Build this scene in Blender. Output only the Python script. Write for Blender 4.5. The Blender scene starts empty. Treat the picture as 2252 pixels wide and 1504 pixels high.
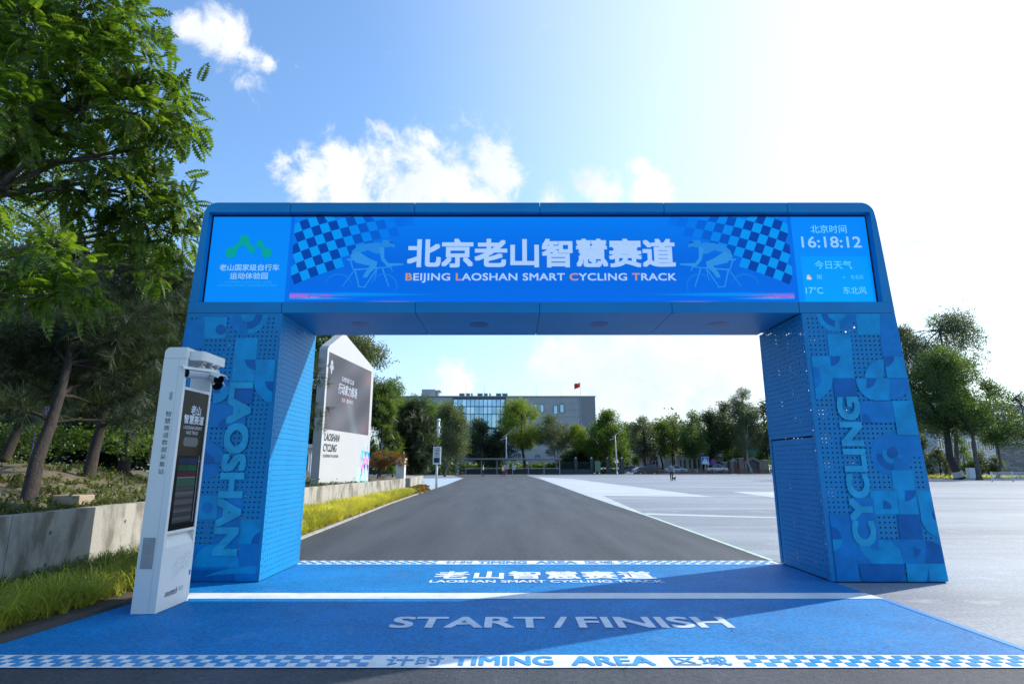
import bpy, math, random
import numpy as np
from mathutils import Vector, Matrix
R = math.radians
SC = bpy.context.scene
COL = SC.collection
rnd = random.Random(7)

# ------------------------------------------------------------------ camera, world, sun
FPX, CAMH = 1251.0, 1.6
PITCH = math.atan(272 / 1251)
cam = bpy.data.cameras.new('camera')
cam.sensor_width = 36; cam.lens = 36 * FPX / 2252
cam.clip_start = 0.05; cam.clip_end = 6000
co = bpy.data.objects.new('camera', cam); COL.objects.link(co)
co.location = (0, 0, CAMH); co.rotation_euler = (math.pi / 2 + PITCH, 0, 0)
SC.camera = co

SUN = Vector((1.305, .688, 1.0)).normalized()
SUN_EL = math.asin(SUN.z); SUN_AZ = math.atan2(SUN.x, SUN.y)
w = bpy.data.worlds.new("World"); SC.world = w; w.use_nodes = True
nt = w.node_tree; nt.nodes.clear()
def wn(t, **k):
    n = nt.nodes.new(t)
    for a, b in k.items(): setattr(n, a, b)
    return n
out = wn('ShaderNodeOutputWorld'); bg = wn('ShaderNodeBackground')
sky = wn('ShaderNodeTexSky', sky_type='NISHITA', sun_disc=False, sun_elevation=SUN_EL, sun_rotation=SUN_AZ,
         air_density=1.0, dust_density=2.2, ozone_density=2.5, altitude=50)
tc = wn('ShaderNodeTexCoord')
L = nt.links.new
def pixdir(x, y):
    s, c = math.sin(PITCH), math.cos(PITCH)
    u, v = x - 1126, 752 - y
    return Vector((u, FPX * c - v * s, FPX * s + v * c)).normalized()
# clouds: soft blobs at fixed places of the sky, broken up by noise
BL = [((425, 52), 42), ((468, 72), 52), ((515, 88), 56), ((550, 118), 46), ((590, 140), 26), ((535, 185), 62, .62), ((510, 228), 55, .52), ((610, 135), 60, .5),
      ((680, 395), 78), ((760, 385), 80), ((850, 380), 95), ((935, 390), 112), ((1010, 410), 95), ((1075, 365), 78), ((1100, 340), 45), ((760, 450), 110), ((900, 470), 120), ((1050, 450), 90),
      ((1305, 400), 48), ((1330, 425), 45), ((1410, 365), 32), ((1430, 410), 52), ((1210, 440), 40), ((1460, 440), 40),
      ((1330, 820), 130), ((1480, 790), 120), ((1230, 800), 60), ((1560, 900), 90), ((1450, 920), 90), ((1000, 845), 50), ((1640, 800), 120),
      ((1750, 330), 60), ((1990, 560), 130), ((2100, 330), 160), ((2230, 520), 200), ((2400, 650), 260), ((-420, 250), 200), ((-700, 500), 260), ((1500, -500), 200)]
mx = None
for (px, py), r, *wt in BL:
    d = wn('ShaderNodeVectorMath', operation='DISTANCE'); L(tc.outputs['Generated'], d.inputs[0])
    dd = pixdir(px, py); d.inputs[1].default_value = dd
    rr = (pixdir(px + r, py) - dd).length
    m = wn('ShaderNodeMapRange', clamp=True); L(d.outputs['Value'], m.inputs[0])
    m.inputs[1].default_value = 0; m.inputs[2].default_value = rr * 1.55; m.inputs[3].default_value = wt[0] if wt else 1; m.inputs[4].default_value = 0
    if mx is None: mx = m.outputs[0]
    else:
        a = wn('ShaderNodeMath', operation='MAXIMUM'); L(mx, a.inputs[0]); L(m.outputs[0], a.inputs[1]); mx = a.outputs[0]
nz = wn('ShaderNodeTexNoise'); nz.inputs['Scale'].default_value = 13; nz.inputs['Detail'].default_value = 12; nz.inputs['Roughness'].default_value = .66
nz.inputs['Distortion'].default_value = .35
L(tc.outputs['Generated'], nz.inputs['Vector'])
nm = wn('ShaderNodeMath', operation='MULTIPLY_ADD'); L(nz.outputs[0], nm.inputs[0]); nm.inputs[1].default_value = 2.3; nm.inputs[2].default_value = -1.30
ad = wn('ShaderNodeMath', operation='ADD'); L(nm.outputs[0], ad.inputs[0]); L(mx, ad.inputs[1])
ms = wn('ShaderNodeMapRange', clamp=True, interpolation_type='SMOOTHSTEP'); L(ad.outputs[0], ms.inputs[0])
ms.inputs[1].default_value = .12; ms.inputs[2].default_value = .66; ms.inputs[3].default_value = 0; ms.inputs[4].default_value = .93
# thin haze veil near the horizon and towards the sun
sd = wn('ShaderNodeVectorMath', operation='DOT_PRODUCT'); L(tc.outputs['Generated'], sd.inputs[0]); sd.inputs[1].default_value = SUN
vm = wn('ShaderNodeMapRange', clamp=True, interpolation_type='SMOOTHSTEP'); L(sd.outputs['Value'], vm.inputs[0])
vm.inputs[1].default_value = .45; vm.inputs[2].default_value = 1.1; vm.inputs[3].default_value = 0; vm.inputs[4].default_value = .9
sp = wn('ShaderNodeSeparateXYZ'); L(tc.outputs['Generated'], sp.inputs[0])
hm = wn('ShaderNodeMapRange', clamp=True, interpolation_type='SMOOTHSTEP'); L(sp.outputs[2], hm.inputs[0])
hm.inputs[1].default_value = .0; hm.inputs[2].default_value = .42; hm.inputs[3].default_value = .40; hm.inputs[4].default_value = 0
fw = wn('ShaderNodeMapRange', clamp=True, interpolation_type='SMOOTHSTEP'); L(sd.outputs['Value'], fw.inputs[0])
fw.inputs[1].default_value = -.5; fw.inputs[2].default_value = .55; fw.inputs[3].default_value = .12; fw.inputs[4].default_value = 1
hf = wn('ShaderNodeMath', operation='MULTIPLY'); L(hm.outputs[0], hf.inputs[0]); L(fw.outputs[0], hf.inputs[1])
vx = wn('ShaderNodeMath', operation='MAXIMUM'); L(vm.outputs[0], vx.inputs[0]); L(hf.outputs[0], vx.inputs[1])
tint = wn('ShaderNodeMix', data_type='RGBA', blend_type='MULTIPLY'); tint.inputs[0].default_value = 1
L(sky.outputs[0], tint.inputs[6]); tint.inputs[7].default_value = (1.12, 1.42, 1.60, 1)
mxv = wn('ShaderNodeMix', data_type='RGBA'); L(vx.outputs[0], mxv.inputs[0]); L(tint.outputs[2], mxv.inputs[6]); mxv.inputs[7].default_value = (4.7, 5.2, 5.6, 1)
mxc = wn('ShaderNodeMix', data_type='RGBA'); L(ms.outputs[0], mxc.inputs[0]); L(mxv.outputs[2], mxc.inputs[6])
cn = wn('ShaderNodeTexNoise'); cn.inputs['Scale'].default_value = 7; cn.inputs['Detail'].default_value = 6; cm = wn('ShaderNodeMapping'); cm.inputs['Location'].default_value = (.3, .1, .06)
L(tc.outputs['Generated'], cm.inputs[0]); L(cm.outputs[0], cn.inputs['Vector'])
cc = wn('ShaderNodeMapRange', clamp=True); L(cn.outputs[0], cc.inputs[0]); cc.inputs[1].default_value = .38; cc.inputs[2].default_value = .6
ccm = wn('ShaderNodeMix', data_type='RGBA'); L(cc.outputs[0], ccm.inputs[0]); ccm.inputs[6].default_value = (4.3, 4.7, 5.0, 1); ccm.inputs[7].default_value = (5.6, 5.7, 5.8, 1)
L(ccm.outputs[2], mxc.inputs[7])
L(mxc.outputs[2], bg.inputs[0]); bg.inputs[1].default_value = .15; L(bg.outputs[0], out.inputs[0])

sl = bpy.data.lights.new('sun', 'SUN'); sl.energy = 4.4; sl.angle = R(.53); sl.color = (1, .95, .87)
so = bpy.data.objects.new('sun', sl); COL.objects.link(so); so.rotation_euler = (-SUN).to_track_quat('-Z', 'Y').to_euler()
so.location = (30, 16, 40)
vs = SC.view_settings; vs.view_transform = 'Standard'; vs.look = 'None'; vs.gamma = 1; vs.use_curve_mapping = False; vs.exposure = 0.4
SC.cycles.max_bounces = 8; SC.cycles.transparent_max_bounces = 8
SC.cycles.sample_clamp_indirect = 6

# ------------------------------------------------------------------ measuring helpers (pixel of the photo -> metres)
def _d(x, y):
    s, c = math.sin(PITCH), math.cos(PITCH)
    u, v = x - 1126, 752 - y
    return u, FPX * c - v * s, FPX * s + v * c
def at(x, y, Y):
    u, yy, zz = _d(x, y); t = Y / yy
    return Vector((u * t, Y, CAMH + zz * t))
def gp(x, y, z=0):
    u, yy, zz = _d(x, y); t = (z - CAMH) / zz
    return Vector((u * t, yy * t, z))

# ------------------------------------------------------------------ materials
MATS = {}
def lin(c):
    return tuple(((v / 255) / 12.92 if v / 255 <= .04045 else ((v / 255 + .055) / 1.055) ** 2.4) for v in c)
def mat(name, c, rough=.6, c2=None, scale=8, bump=0, bscale=None, metal=0, spec=.5, detail=4, coat=0, mscale=None, thr=(.35, .65), speck=0, wear=None):
    if name in MATS: return MATS[name]
    m = bpy.data.materials.new(name); m.use_nodes = True; t = m.node_tree; b = t.nodes['Principled BSDF']
    b.inputs['Base Color'].default_value = (*c, 1); b.inputs['Roughness'].default_value = rough; b.inputs['Metallic'].default_value = metal
    b.inputs['Specular IOR Level'].default_value = spec; b.inputs['Coat Weight'].default_value = coat
    g = t.nodes.new('ShaderNodeNewGeometry') ; tcn = t.nodes.new('ShaderNodeTexCoord')
    mp = t.nodes.new('ShaderNodeMapping'); t.links.new(g.outputs['Position'], mp.inputs[0])
    if mscale: mp.inputs['Scale'].default_value = mscale
    if c2 is None: c2 = tuple(min(1, v * .86) for v in c)
    n = t.nodes.new('ShaderNodeTexNoise'); n.inputs['Scale'].default_value = scale; n.inputs['Detail'].default_value = detail
    n.inputs['Roughness'].default_value = .6
    t.links.new(mp.outputs[0], n.inputs['Vector'])
    r = t.nodes.new('ShaderNodeMapRange'); r.inputs[1].default_value = thr[0]; r.inputs[2].default_value = thr[1]
    t.links.new(n.outputs[0], r.inputs[0])
    x = t.nodes.new('ShaderNodeMix'); x.data_type = 'RGBA'; t.links.new(r.outputs[0], x.inputs[0])
    x.inputs[6].default_value = (*c, 1); x.inputs[7].default_value = (*c2, 1); t.links.new(x.outputs[2], b.inputs['Base Color'])
    if speck:
        n3 = t.nodes.new('ShaderNodeTexNoise'); n3.inputs['Scale'].default_value = speck; n3.inputs['Detail'].default_value = 4; n3.inputs['Roughness'].default_value = .75
        t.links.new(g.outputs['Position'], n3.inputs['Vector'])
        r3 = t.nodes.new('ShaderNodeMapRange'); r3.inputs[1].default_value = .3; r3.inputs[2].default_value = .7; r3.inputs[3].default_value = .55; r3.inputs[4].default_value = 1.45
        t.links.new(n3.outputs[0], r3.inputs[0])
        x3 = t.nodes.new('ShaderNodeMix'); x3.data_type = 'RGBA'; x3.blend_type = 'MULTIPLY'; x3.inputs[0].default_value = 1
        t.links.new(x.outputs[2], x3.inputs[6]); t.links.new(r3.outputs[0], x3.inputs[7]); t.links.new(x3.outputs[2], b.inputs['Base Color'])
    if wear:
        wc, ws, lo, hi, amt = wear; src = b.inputs['Base Color'].links[0].from_socket
        n4 = t.nodes.new('ShaderNodeTexNoise'); n4.inputs['Scale'].default_value = ws; n4.inputs['Detail'].default_value = 14; n4.inputs['Roughness'].default_value = .72; n4.inputs['Distortion'].default_value = .6
        t.links.new(g.outputs['Position'], n4.inputs['Vector'])
        r4 = t.nodes.new('ShaderNodeMapRange'); r4.inputs[1].default_value = lo; r4.inputs[2].default_value = hi; r4.inputs[4].default_value = amt; t.links.new(n4.outputs[0], r4.inputs[0])
        x4 = t.nodes.new('ShaderNodeMix'); x4.data_type = 'RGBA'; t.links.new(r4.outputs[0], x4.inputs[0]); t.links.new(src, x4.inputs[6]); x4.inputs[7].default_value = (*wc, 1); t.links.new(x4.outputs[2], b.inputs['Base Color'])
    if bump:
        n2 = t.nodes.new('ShaderNodeTexNoise'); n2.inputs['Scale'].default_value = bscale or scale * 6; n2.inputs['Detail'].default_value = 3
        t.links.new(g.outputs['Position'], n2.inputs['Vector'])
        bp = t.nodes.new('ShaderNodeBump'); bp.inputs['Strength'].default_value = bump; bp.inputs['Distance'].default_value = .02
        t.links.new(n2.outputs[0], bp.inputs['Height']); t.links.new(bp.outputs[0], b.inputs['Normal'])
    if name == 'black_glass': b.inputs['IOR'].default_value = 1.22
    MATS[name] = m; return m
def leafmat(name, c, c2, c3, trans=.45, rough=.45):
    m = bpy.data.materials.new(name); m.use_nodes = True; t = m.node_tree; b = t.nodes['Principled BSDF']
    b.inputs['Roughness'].default_value = rough; b.inputs['Specular IOR Level'].default_value = .4
    g = t.nodes.new('ShaderNodeNewGeometry')
    cr = t.nodes.new('ShaderNodeValToRGB'); e = cr.color_ramp.elements
    e[0].color = (*c, 1); e[1].color = (*c3, 1); e.new(.5).color = (*c2, 1)
    n = t.nodes.new('ShaderNodeTexNoise'); n.inputs['Scale'].default_value = .9; t.links.new(g.outputs['Position'], n.inputs['Vector'])
    a = t.nodes.new('ShaderNodeMath'); a.operation = 'MULTIPLY_ADD'; t.links.new(g.outputs['Random Per Island'], a.inputs[0]); a.inputs[1].default_value = .55
    n1 = t.nodes.new('ShaderNodeMath'); n1.operation = 'MULTIPLY_ADD'; t.links.new(n.outputs[0], n1.inputs[0]); n1.inputs[1].default_value = 1.3; n1.inputs[2].default_value = -.42
    t.links.new(n1.outputs[0], a.inputs[2]); t.links.new(a.outputs[0], cr.inputs[0]); t.links.new(cr.outputs[0], b.inputs['Base Color'])
    tr = t.nodes.new('ShaderNodeBsdfTranslucent')
    hs = t.nodes.new('ShaderNodeMix'); hs.data_type = 'RGBA'; hs.blend_type = 'MULTIPLY'; hs.inputs[0].default_value = 1
    t.links.new(cr.outputs[0], hs.inputs[6]); hs.inputs[7].default_value = (2.2, 2.2, .7, 1)
    t.links.new(hs.outputs[2], tr.inputs[0])
    mxs = t.nodes.new('ShaderNodeMixShader'); mxs.inputs[0].default_value = trans
    t.links.new(b.outputs[0], mxs.inputs[1]); t.links.new(tr.outputs[0], mxs.inputs[2]); t.links.new(mxs.outputs[0], t.nodes['Material Output'].inputs[0])
    MATS[name] = m; return m
def vcol(name, emit=0, rough=.5, wear=0):
    """flat print / picture whose colours sit in the mesh attribute 'Col'"""
    m = bpy.data.materials.new(name); m.use_nodes = True; t = m.node_tree; b = t.nodes['Principled BSDF']
    at_ = t.nodes.new('ShaderNodeAttribute'); at_.attribute_name = 'Col'
    b.inputs['Roughness'].default_value = rough; b.inputs['Specular IOR Level'].default_value = .2
    if emit:
        b.inputs['Base Color'].default_value = (.004, .004, .006, 1); b.inputs['Specular IOR Level'].default_value = .08
        t.links.new(at_.outputs[0], b.inputs['Emission Color']); b.inputs['Emission Strength'].default_value = emit
    elif wear:
        g = t.nodes.new('ShaderNodeNewGeometry'); n = t.nodes.new('ShaderNodeTexNoise'); n.inputs['Scale'].default_value = 5; n.inputs['Detail'].default_value = 7
        t.links.new(g.outputs['Position'], n.inputs['Vector'])
        r = t.nodes.new('ShaderNodeMapRange'); r.inputs[1].default_value = .3; r.inputs[2].default_value = .75; r.inputs[3].default_value = .82; r.inputs[4].default_value = 1.2
        t.links.new(n.outputs[0], r.inputs[0])
        x = t.nodes.new('ShaderNodeMix'); x.data_type = 'RGBA'; x.blend_type = 'MULTIPLY'; x.inputs[0].default_value = 1
        t.links.new(at_.outputs[0], x.inputs[6]); t.links.new(r.outputs[0], x.inputs[7]); t.links.new(x.outputs[2], b.inputs['Base Color'])
    else: t.links.new(at_.outputs[0], b.inputs['Base Color'])
    MATS[name] = m; return m

# ------------------------------------------------------------------ mesh builder
ORG = {}
class MB:
    def __init__(s): s.v = []; s.f = []; s.m = []; s.c = []
    def poly(s, pts, mi=0, c=None):
        i = len(s.v); s.v += [tuple(p) for p in pts]; s.f.append(tuple(range(i, i + len(pts)))); s.m.append(mi); s.c.append(c)
    def raw(s, vs_, fs, mi=0, c=None):
        i = len(s.v); s.v += [tuple(p) for p in vs_]
        for f in fs: s.f.append(tuple(i + k for k in f)); s.m.append(mi); s.c.append(c)
    def box(s, x0, x1, y0, y1, z0, z1, mi=0, T=None):
        p = [Vector(q) for q in ((x0, y0, z0), (x1, y0, z0), (x1, y1, z0), (x0, y1, z0), (x0, y0, z1), (x1, y0, z1), (x1, y1, z1), (x0, y1, z1))]
        if T is not None: p = [T @ q for q in p]
        s.raw(p, [(0, 3, 2, 1), (4, 5, 6, 7), (0, 1, 5, 4), (1, 2, 6, 5), (2, 3, 7, 6), (3, 0, 4, 7)], mi)
    def prism(s, a, b, mi=0):
        """two congruent rings of points, joined"""
        n = len(a); s.raw(list(a) + list(b), [tuple(range(n))[::-1], tuple(range(n, 2 * n))] + [(k, (k + 1) % n, n + (k + 1) % n, n + k) for k in range(n)], mi)
    def tube(s, pts, rad, n=8, mi=0, cap=True):
        pts = [Vector(p) for p in pts]; rings = []
        if not hasattr(rad, '__len__'): rad = [rad] * len(pts)
        up = None
        for i, p in enumerate(pts):
            d = (pts[min(i + 1, len(pts) - 1)] - pts[max(i - 1, 0)])
            if d.length < 1e-9: d = Vector((0, 0, 1))
            d.normalize()
            if up is None: up = Vector((0, 1, 0)) if abs(d.y) < .9 else Vector((1, 0, 0))
            a = d.cross(up)
            if a.length < 1e-4: a = d.orthogonal()
            a.normalize(); b = d.cross(a); up = -b if False else up
            rings.append([p + (a * math.cos(2 * math.pi * k / n) + b * math.sin(2 * math.pi * k / n)) * rad[i] for k in range(n)])
        i0 = len(s.v)
        for r in rings: s.v += [tuple(q) for q in r]
        for i in range(len(rings) - 1):
            for k in range(n):
                s.f.append((i0 + i * n + k, i0 + i * n + (k + 1) % n, i0 + (i + 1) * n + (k + 1) % n, i0 + (i + 1) * n + k)); s.m.append(mi); s.c.append(None)
        if cap:
            s.f.append(tuple(i0 + k for k in range(n))[::-1]); s.m.append(mi); s.c.append(None)
            s.f.append(tuple(i0 + (len(rings) - 1) * n + k for k in range(n))); s.m.append(mi); s.c.append(None)
    def mesh(s, name, mats, org=Vector((0, 0, 0)), smooth=False):
        me = bpy.data.meshes.new(name)
        me.from_pydata([(a - org.x, b - org.y, c - org.z) for a, b, c in s.v], [], s.f)
        for m in (mats if isinstance(mats, (list, tuple)) else [mats]): me.materials.append(m)
        me.polygons.foreach_set('material_index', s.m)
        if smooth: me.polygons.foreach_set('use_smooth', [True] * len(s.f))
        if any(c is not None for c in s.c):
            ca = me.color_attributes.new('Col', 'FLOAT_COLOR', 'CORNER'); data = []
            for f, c in zip(s.f, s.c):
                if c is None: c = (.5, .5, .5)
                if hasattr(c[0], '__len__'):
                    for q in c: data += [*q, 1]
                else: data += [*c, 1] * len(f)
            ca.data.foreach_set('color', data)
        me.update(); return me
    def build(s, name, mats, parent=None, loc=None, smooth=False, bev=0):
        if parent is not None: org = ORG[parent.name]
        else: org = Vector(loc) if loc is not None else Vector((0, 0, 0))
        o = bpy.data.objects.new(name, s.mesh(name, mats, org, smooth)); COL.objects.link(o)
        if parent is not None: o.parent = parent
        else: o.location = org
        ORG[o.name] = org
        if bev:
            b = o.modifiers.new('bevel', 'BEVEL'); b.width = bev; b.segments = 2; b.limit_method = 'ANGLE'
        return o
def tag(o, label=None, cat=None, group=None, kind=None):
    if label: o['label'] = label
    if cat: o['category'] = cat
    if group: o['group'] = group
    if kind: o['kind'] = kind
    return o
def thing(name, label, cat, loc=(0, 0, 0), group=None):
    o = bpy.data.objects.new(name, None); COL.objects.link(o); o.location = loc; o.empty_display_size = .2
    ORG[o.name] = Vector(loc); return tag(o, label, cat, group)
def struct(name, mb, m, smooth=False): return tag(mb.build(name, m, smooth=smooth), kind='structure')
def link(name, me, parent, off=(0, 0, 0), rot=None, scale=None):
    """one more piece that shares mesh data; off = local to its parent"""
    o = bpy.data.objects.new(name, me); COL.objects.link(o); o.parent = parent; o.location = off
    if rot: o.rotation_euler = rot
    if scale: o.scale = scale
    ORG[o.name] = Vector((0, 0, 0)); return o
def copy_tree(o, parent=None):
    c = o.copy(); COL.objects.link(c); c.parent = parent
    ORG[c.name] = ORG[o.name]
    for ch in list(o.children): copy_tree(ch, c)
    return c
def boxmesh(name, x, y, z, m, bev=0):
    b = MB()
    if bev:
        e = bev
        b.raw([(e, 0, e), (x - e, 0, e), (x - e, 0, z - e), (e, 0, z - e), (0, e, 0), (x, e, 0), (x, e, z), (0, e, z), (0, y, 0), (x, y, 0), (x, y, z), (0, y, z)],
              [(0, 1, 2, 3), (4, 5, 1, 0), (5, 6, 2, 1), (6, 7, 3, 2), (7, 4, 0, 3), (8, 9, 5, 4), (9, 10, 6, 5), (10, 11, 7, 6), (11, 8, 4, 7), (11, 10, 9, 8)])
    else: b.box(0, x, 0, y, 0, z)
    return b.mesh(name, m)

# ------------------------------------------------------------------ text: unit-square meshes of the words
TXT = {}
def words(body, bold=0.0, idx=None, shear=0, space=1.0, res=4):
    key = (body, bold, str(idx), shear, space)
    if key in TXT: return TXT[key]
    cu = bpy.data.curves.new('t', 'FONT'); cu.body = body; cu.offset = bold; cu.shear = shear; cu.space_character = space; cu.resolution_u = res
    for _ in range(2): cu.materials.append(None)
    if idx:
        for i in idx: cu.body_format[i].material_index = 1
    o = bpy.data.objects.new('t', cu); COL.objects.link(o)
    dg = bpy.context.evaluated_depsgraph_get(); me = bpy.data.meshes.new_from_object(o.evaluated_get(dg))
    vv = [tuple(v.co[:2]) for v in me.vertices]; ff = [tuple(p.vertices) for p in me.polygons]; mm = [p.material_index for p in me.polygons]
    x0 = min(v[0] for v in vv); x1 = max(v[0] for v in vv); y0 = min(v[1] for v in vv); y1 = max(v[1] for v in vv)
    vv = [((a - x0) / (x1 - x0), (b - y0) / (y1 - y0)) for a, b in vv]
    bpy.data.objects.remove(o); bpy.data.curves.remove(cu); bpy.data.meshes.remove(me)
    TXT[key] = (vv, ff, mm); return TXT[key]
def write(mb, body, o, U, V, bold=0.0, mi=0, c=None, c1=None, **k):
    """lay the words into the parallelogram o, o+U, o+V; bold strokes are grown by a few shifted copies"""
    vv, ff, mm = words(body, 0, **k); o, U, V = Vector(o), Vector(U), Vector(V)
    nrm = U.cross(V).normalized() * .0002; r = bold * V.length; u, v = U.normalized() * r, V.normalized() * r
    sh = ((0, 0),) if not bold else ((-1, -1), (1, -1), (1, 1), (-1, 1), (0, 0))
    U2, V2 = U - 2 * u, V - 2 * v
    for n, (a_, b_) in enumerate(sh):
        i = len(mb.v); q = o + u + v + u * a_ + v * b_ + nrm * n; mb.v += [tuple(q + U2 * a + V2 * b) for a, b in vv]
        for f, m in zip(ff, mm):
            mb.f.append(tuple(i + q_ for q_ in f)); mb.m.append(mi); mb.c.append(c1 if (m and c1) else c)
# ------------------------------------------------------------------ materials list
m_paint = mat('gate_paint', (.001, .225, .50), .5, (.001, .20, .46), 1.2, spec=.3, wear=((.05, .16, .32), 1.7, .56, .72, .5))
m_dark = mat('dark_core', (.01, .02, .05), .8)
m_asph = mat('road_asphalt', (.078, .086, .102), .65, (.046, .052, .063), .55, .7, 120, mscale=(2.2, .22, 1), spec=.3, detail=10, speck=22, thr=(.35, .65), wear=((.13, .135, .14), 3.5, .60, .68, .4))
m_plaza = mat('plaza_paving', (.30, .325, .365), .55, (.19, .21, .245), .35, .5, 130, mscale=(.16, 1.1, 1), spec=.4, detail=10, speck=26, thr=(.4, .6), wear=((.42, .45, .48), 1.3, .56, .66, .5))
m_white = mat('plaza_white', (.52, .56, .59), .6, (.38, .41, .45), .8, .3, 120, mscale=(.3, 1, 1), detail=8)
m_blue = mat('blue_track_coat', (.001, .225, .56), .6, (.003, .165, .43), .9, .55, 170, detail=10, spec=.22, speck=30, wear=((.10, .26, .50), 2.2, .56, .70, .6))
m_blue2 = mat('blue_edge_line', (.01, .24, .68), .55, None, 3, .2, 120)
m_line = mat('white_road_paint', (.74, .76, .78), .55, (.58, .62, .66), 3, .25, 160, detail=8, wear=((.12, .25, .48), 3.0, .60, .66, .7))
m_green = mat('green_white_line', (.62, .74, .66), .6, (.35, .55, .42), 5)
m_conc = mat('old_concrete', (.37, .35, .31), .85, (.17, .155, .13), 2.0, .3, 30, mscale=(1, 1, .45), detail=10, thr=(.46, .60))
m_kerb = mat('kerb_stone', (.36, .35, .33), .85, None, 3, .3, 60)
m_soil = mat('soil', (.10, .075, .05), .95, (.05, .042, .03), 3, .6, 40)
m_kiosk = mat('kiosk_white', (.73, .73, .69), .4, (.70, .70, .66), 2)
m_glass = mat('black_glass', (.004, .005, .007), .05, spec=.22)
m_grey = mat('grey_metal', (.30, .32, .34), .45, metal=.3)
m_lgrey = mat('light_grey_metal', (.52, .54, .56), .4, metal=.1)
m_ink = mat('dark_print', (.03, .035, .045), .6)
m_print = vcol('flat_print', 0, .38, wear=1)
m_film = vcol('film_print', 0, .3, wear=1)
m_screen = vcol('led_screen', .74)
m_bark = mat('pine_bark', (.05, .038, .03), .95, (.025, .02, .017), 14, 1, 45, mscale=(1, 1, .35))
m_bark2 = mat('grey_bark', (.13, .115, .10), .95, (.05, .045, .04), 9, .8, 40, mscale=(1, 1, .3))
m_bark3 = mat('pale_bark', (.30, .28, .25), .9, (.16, .15, .13), 6, .4, 30)

# ------------------------------------------------------------------ ground, road, paint
def sheet(name, pts, z, m):
    b = MB(); b.poly([(x, y, z) for x, y in pts]); return struct(name, b, m)
sheet('ground', [(-2500, -400), (2500, -400), (2500, 3500), (-2500, 3500)], 0, m_plaza)
sheet('road', [(-4.75, -25), (4.5, -25), (4.5, 10.05), (4.43, 18.4), (4.07, 32.1), (3.67, 63.9), (2.78, 91.5), (2.6, 104), (-11, 104), (-6.43, 78), (-5.63, 51.5), (-5.44, 35.9), (-5.19, 25.3), (-4.83, 17.2), (-4.66, 13.2), (-4.6, 10), (-4.5, 7.3), (-4.75, 5.4)], .004, m_asph)
sheet('far_road', [(-60, 104), (60, 104), (60, 111), (-60, 111)], .004, mat('far_asphalt', (.20, .20, .21), .7))
sheet('blue_track', [(-4.72, 5.37), (4.54, 5.36), (4.5, 9.96), (-4.6, 9.96), (-4.49, 7.31)], .008, m_blue)
sheet('blue_border_line', [(4.54, 2), (4.62, 2), (4.58, 7.47), (4.5, 7.47)], .012, m_blue2)
sheet('blue_wedge', [(-6.5, 34), (-5.5, 36), (-5.7, 51.5), (-6.5, 78), (-13, 74), (-11, 40)], .004, mat('pale_blue_paving', (.42, .52, .62), .6, None, 1))
b = MB()
b.poly([(3.72, 84, .006), (7.57, 72.6, .006), (10.6, 31, .006), (4.95, 32.1, .006), (4.5, 20.1, .006), (4.45, 18.4, .006), (4.07, 32.1, .006), (3.67, 63.9, .006)])
b.poly([(4.55, 20.5, .006), (8.4, 18.9, .006), (8.4, 18.45, .006), (4.5, 19.7, .006)])
b.poly([(13.9, 37.1, .006), (19, 36.5, .006), (19, 31.5, .006), (13.4, 30.3, .006)])
struct('plaza_white_patches', b, m_white)
sheet('road_edge_line', [(4.44, 10.4), (4.52, 10.4), (4.5, 18.4), (4.14, 32), (4.07, 32), (4.4, 18.4)], .010, m_green)
sheet('start_line', [(-4.5, 7.48), (4.56, 7.48), (4.52, 7.80), (-4.47, 7.80)], .012, m_line)
WH, CB = (.74, .77, .80), (.05, .30, .62)
def timing_band(name, y0, y1, x0, x1, tx0, tx1, flip):
    b = MB(); h = y1 - y0
    b.poly([(x0, y0, .012), (x1, y0, .012), (x1, y1, .012), (x0, y1, .012)], 0, WH)
    c = .083; r = h * .27; m = (h - 3 * r) / 2
    def checks(a, e):
        n = int((e - a) / c)
        for i in range(n):
            for j in range(3):
                if (i + j) % 2 == 0:
                    q = a + i * c; yy = y0 + m + j * r
                    b.poly([(q, yy, .016), (q + c, yy, .016), (q + c, yy + r, .016), (q, yy + r, .016)], 0, CB)
    checks(x0 + .05, tx0 - .06); checks(tx1 + .06, x1 - .05)
    W = tx1 - tx0
    for txt, a, e, bo in (('计时', 0, .165, .012), ('TIMING', .19, .48, .035), ('AREA', .53, .77, .035), ('区域', .82, .985, .012)):
        write(b, txt, (tx0 + W * a, y0 + h * .14, .016), (W * (e - a), 0, 0), (0, h * .72, 0), bo, c=CB)
    return struct(name, b, m_print)
timing_band('timing_band', 5.04, 5.355, -4.8, 4.54, -1.05, 1.85, 0)
timing_band('far_timing_band', 9.965, 10.34, -4.55, 4.45, -1.12, 1.75, 0)
b = MB()
for t_, x_, w_ in (('START', -1.25, 1.6), ('/', .42, .17), ('FINISH', .68, 1.57)): write(b, t_, (x_, 6.19, .013), (w_, 0, 0), (0, .43, 0), .03, c=(.55, .62, .72))
write(b, '老山智慧赛道', (-1.15, 8.72, .013), (3.25, 0, 0), (0, .60, 0), .028, c=WH, space=1.08)
write(b, 'LAOSHAN SMART CYCLING TRACK', (-1.16, 8.46, .013), (3.3, 0, 0), (0, .17, 0), .03, c=WH)
struct('track_lettering', b, m_print)
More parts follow.
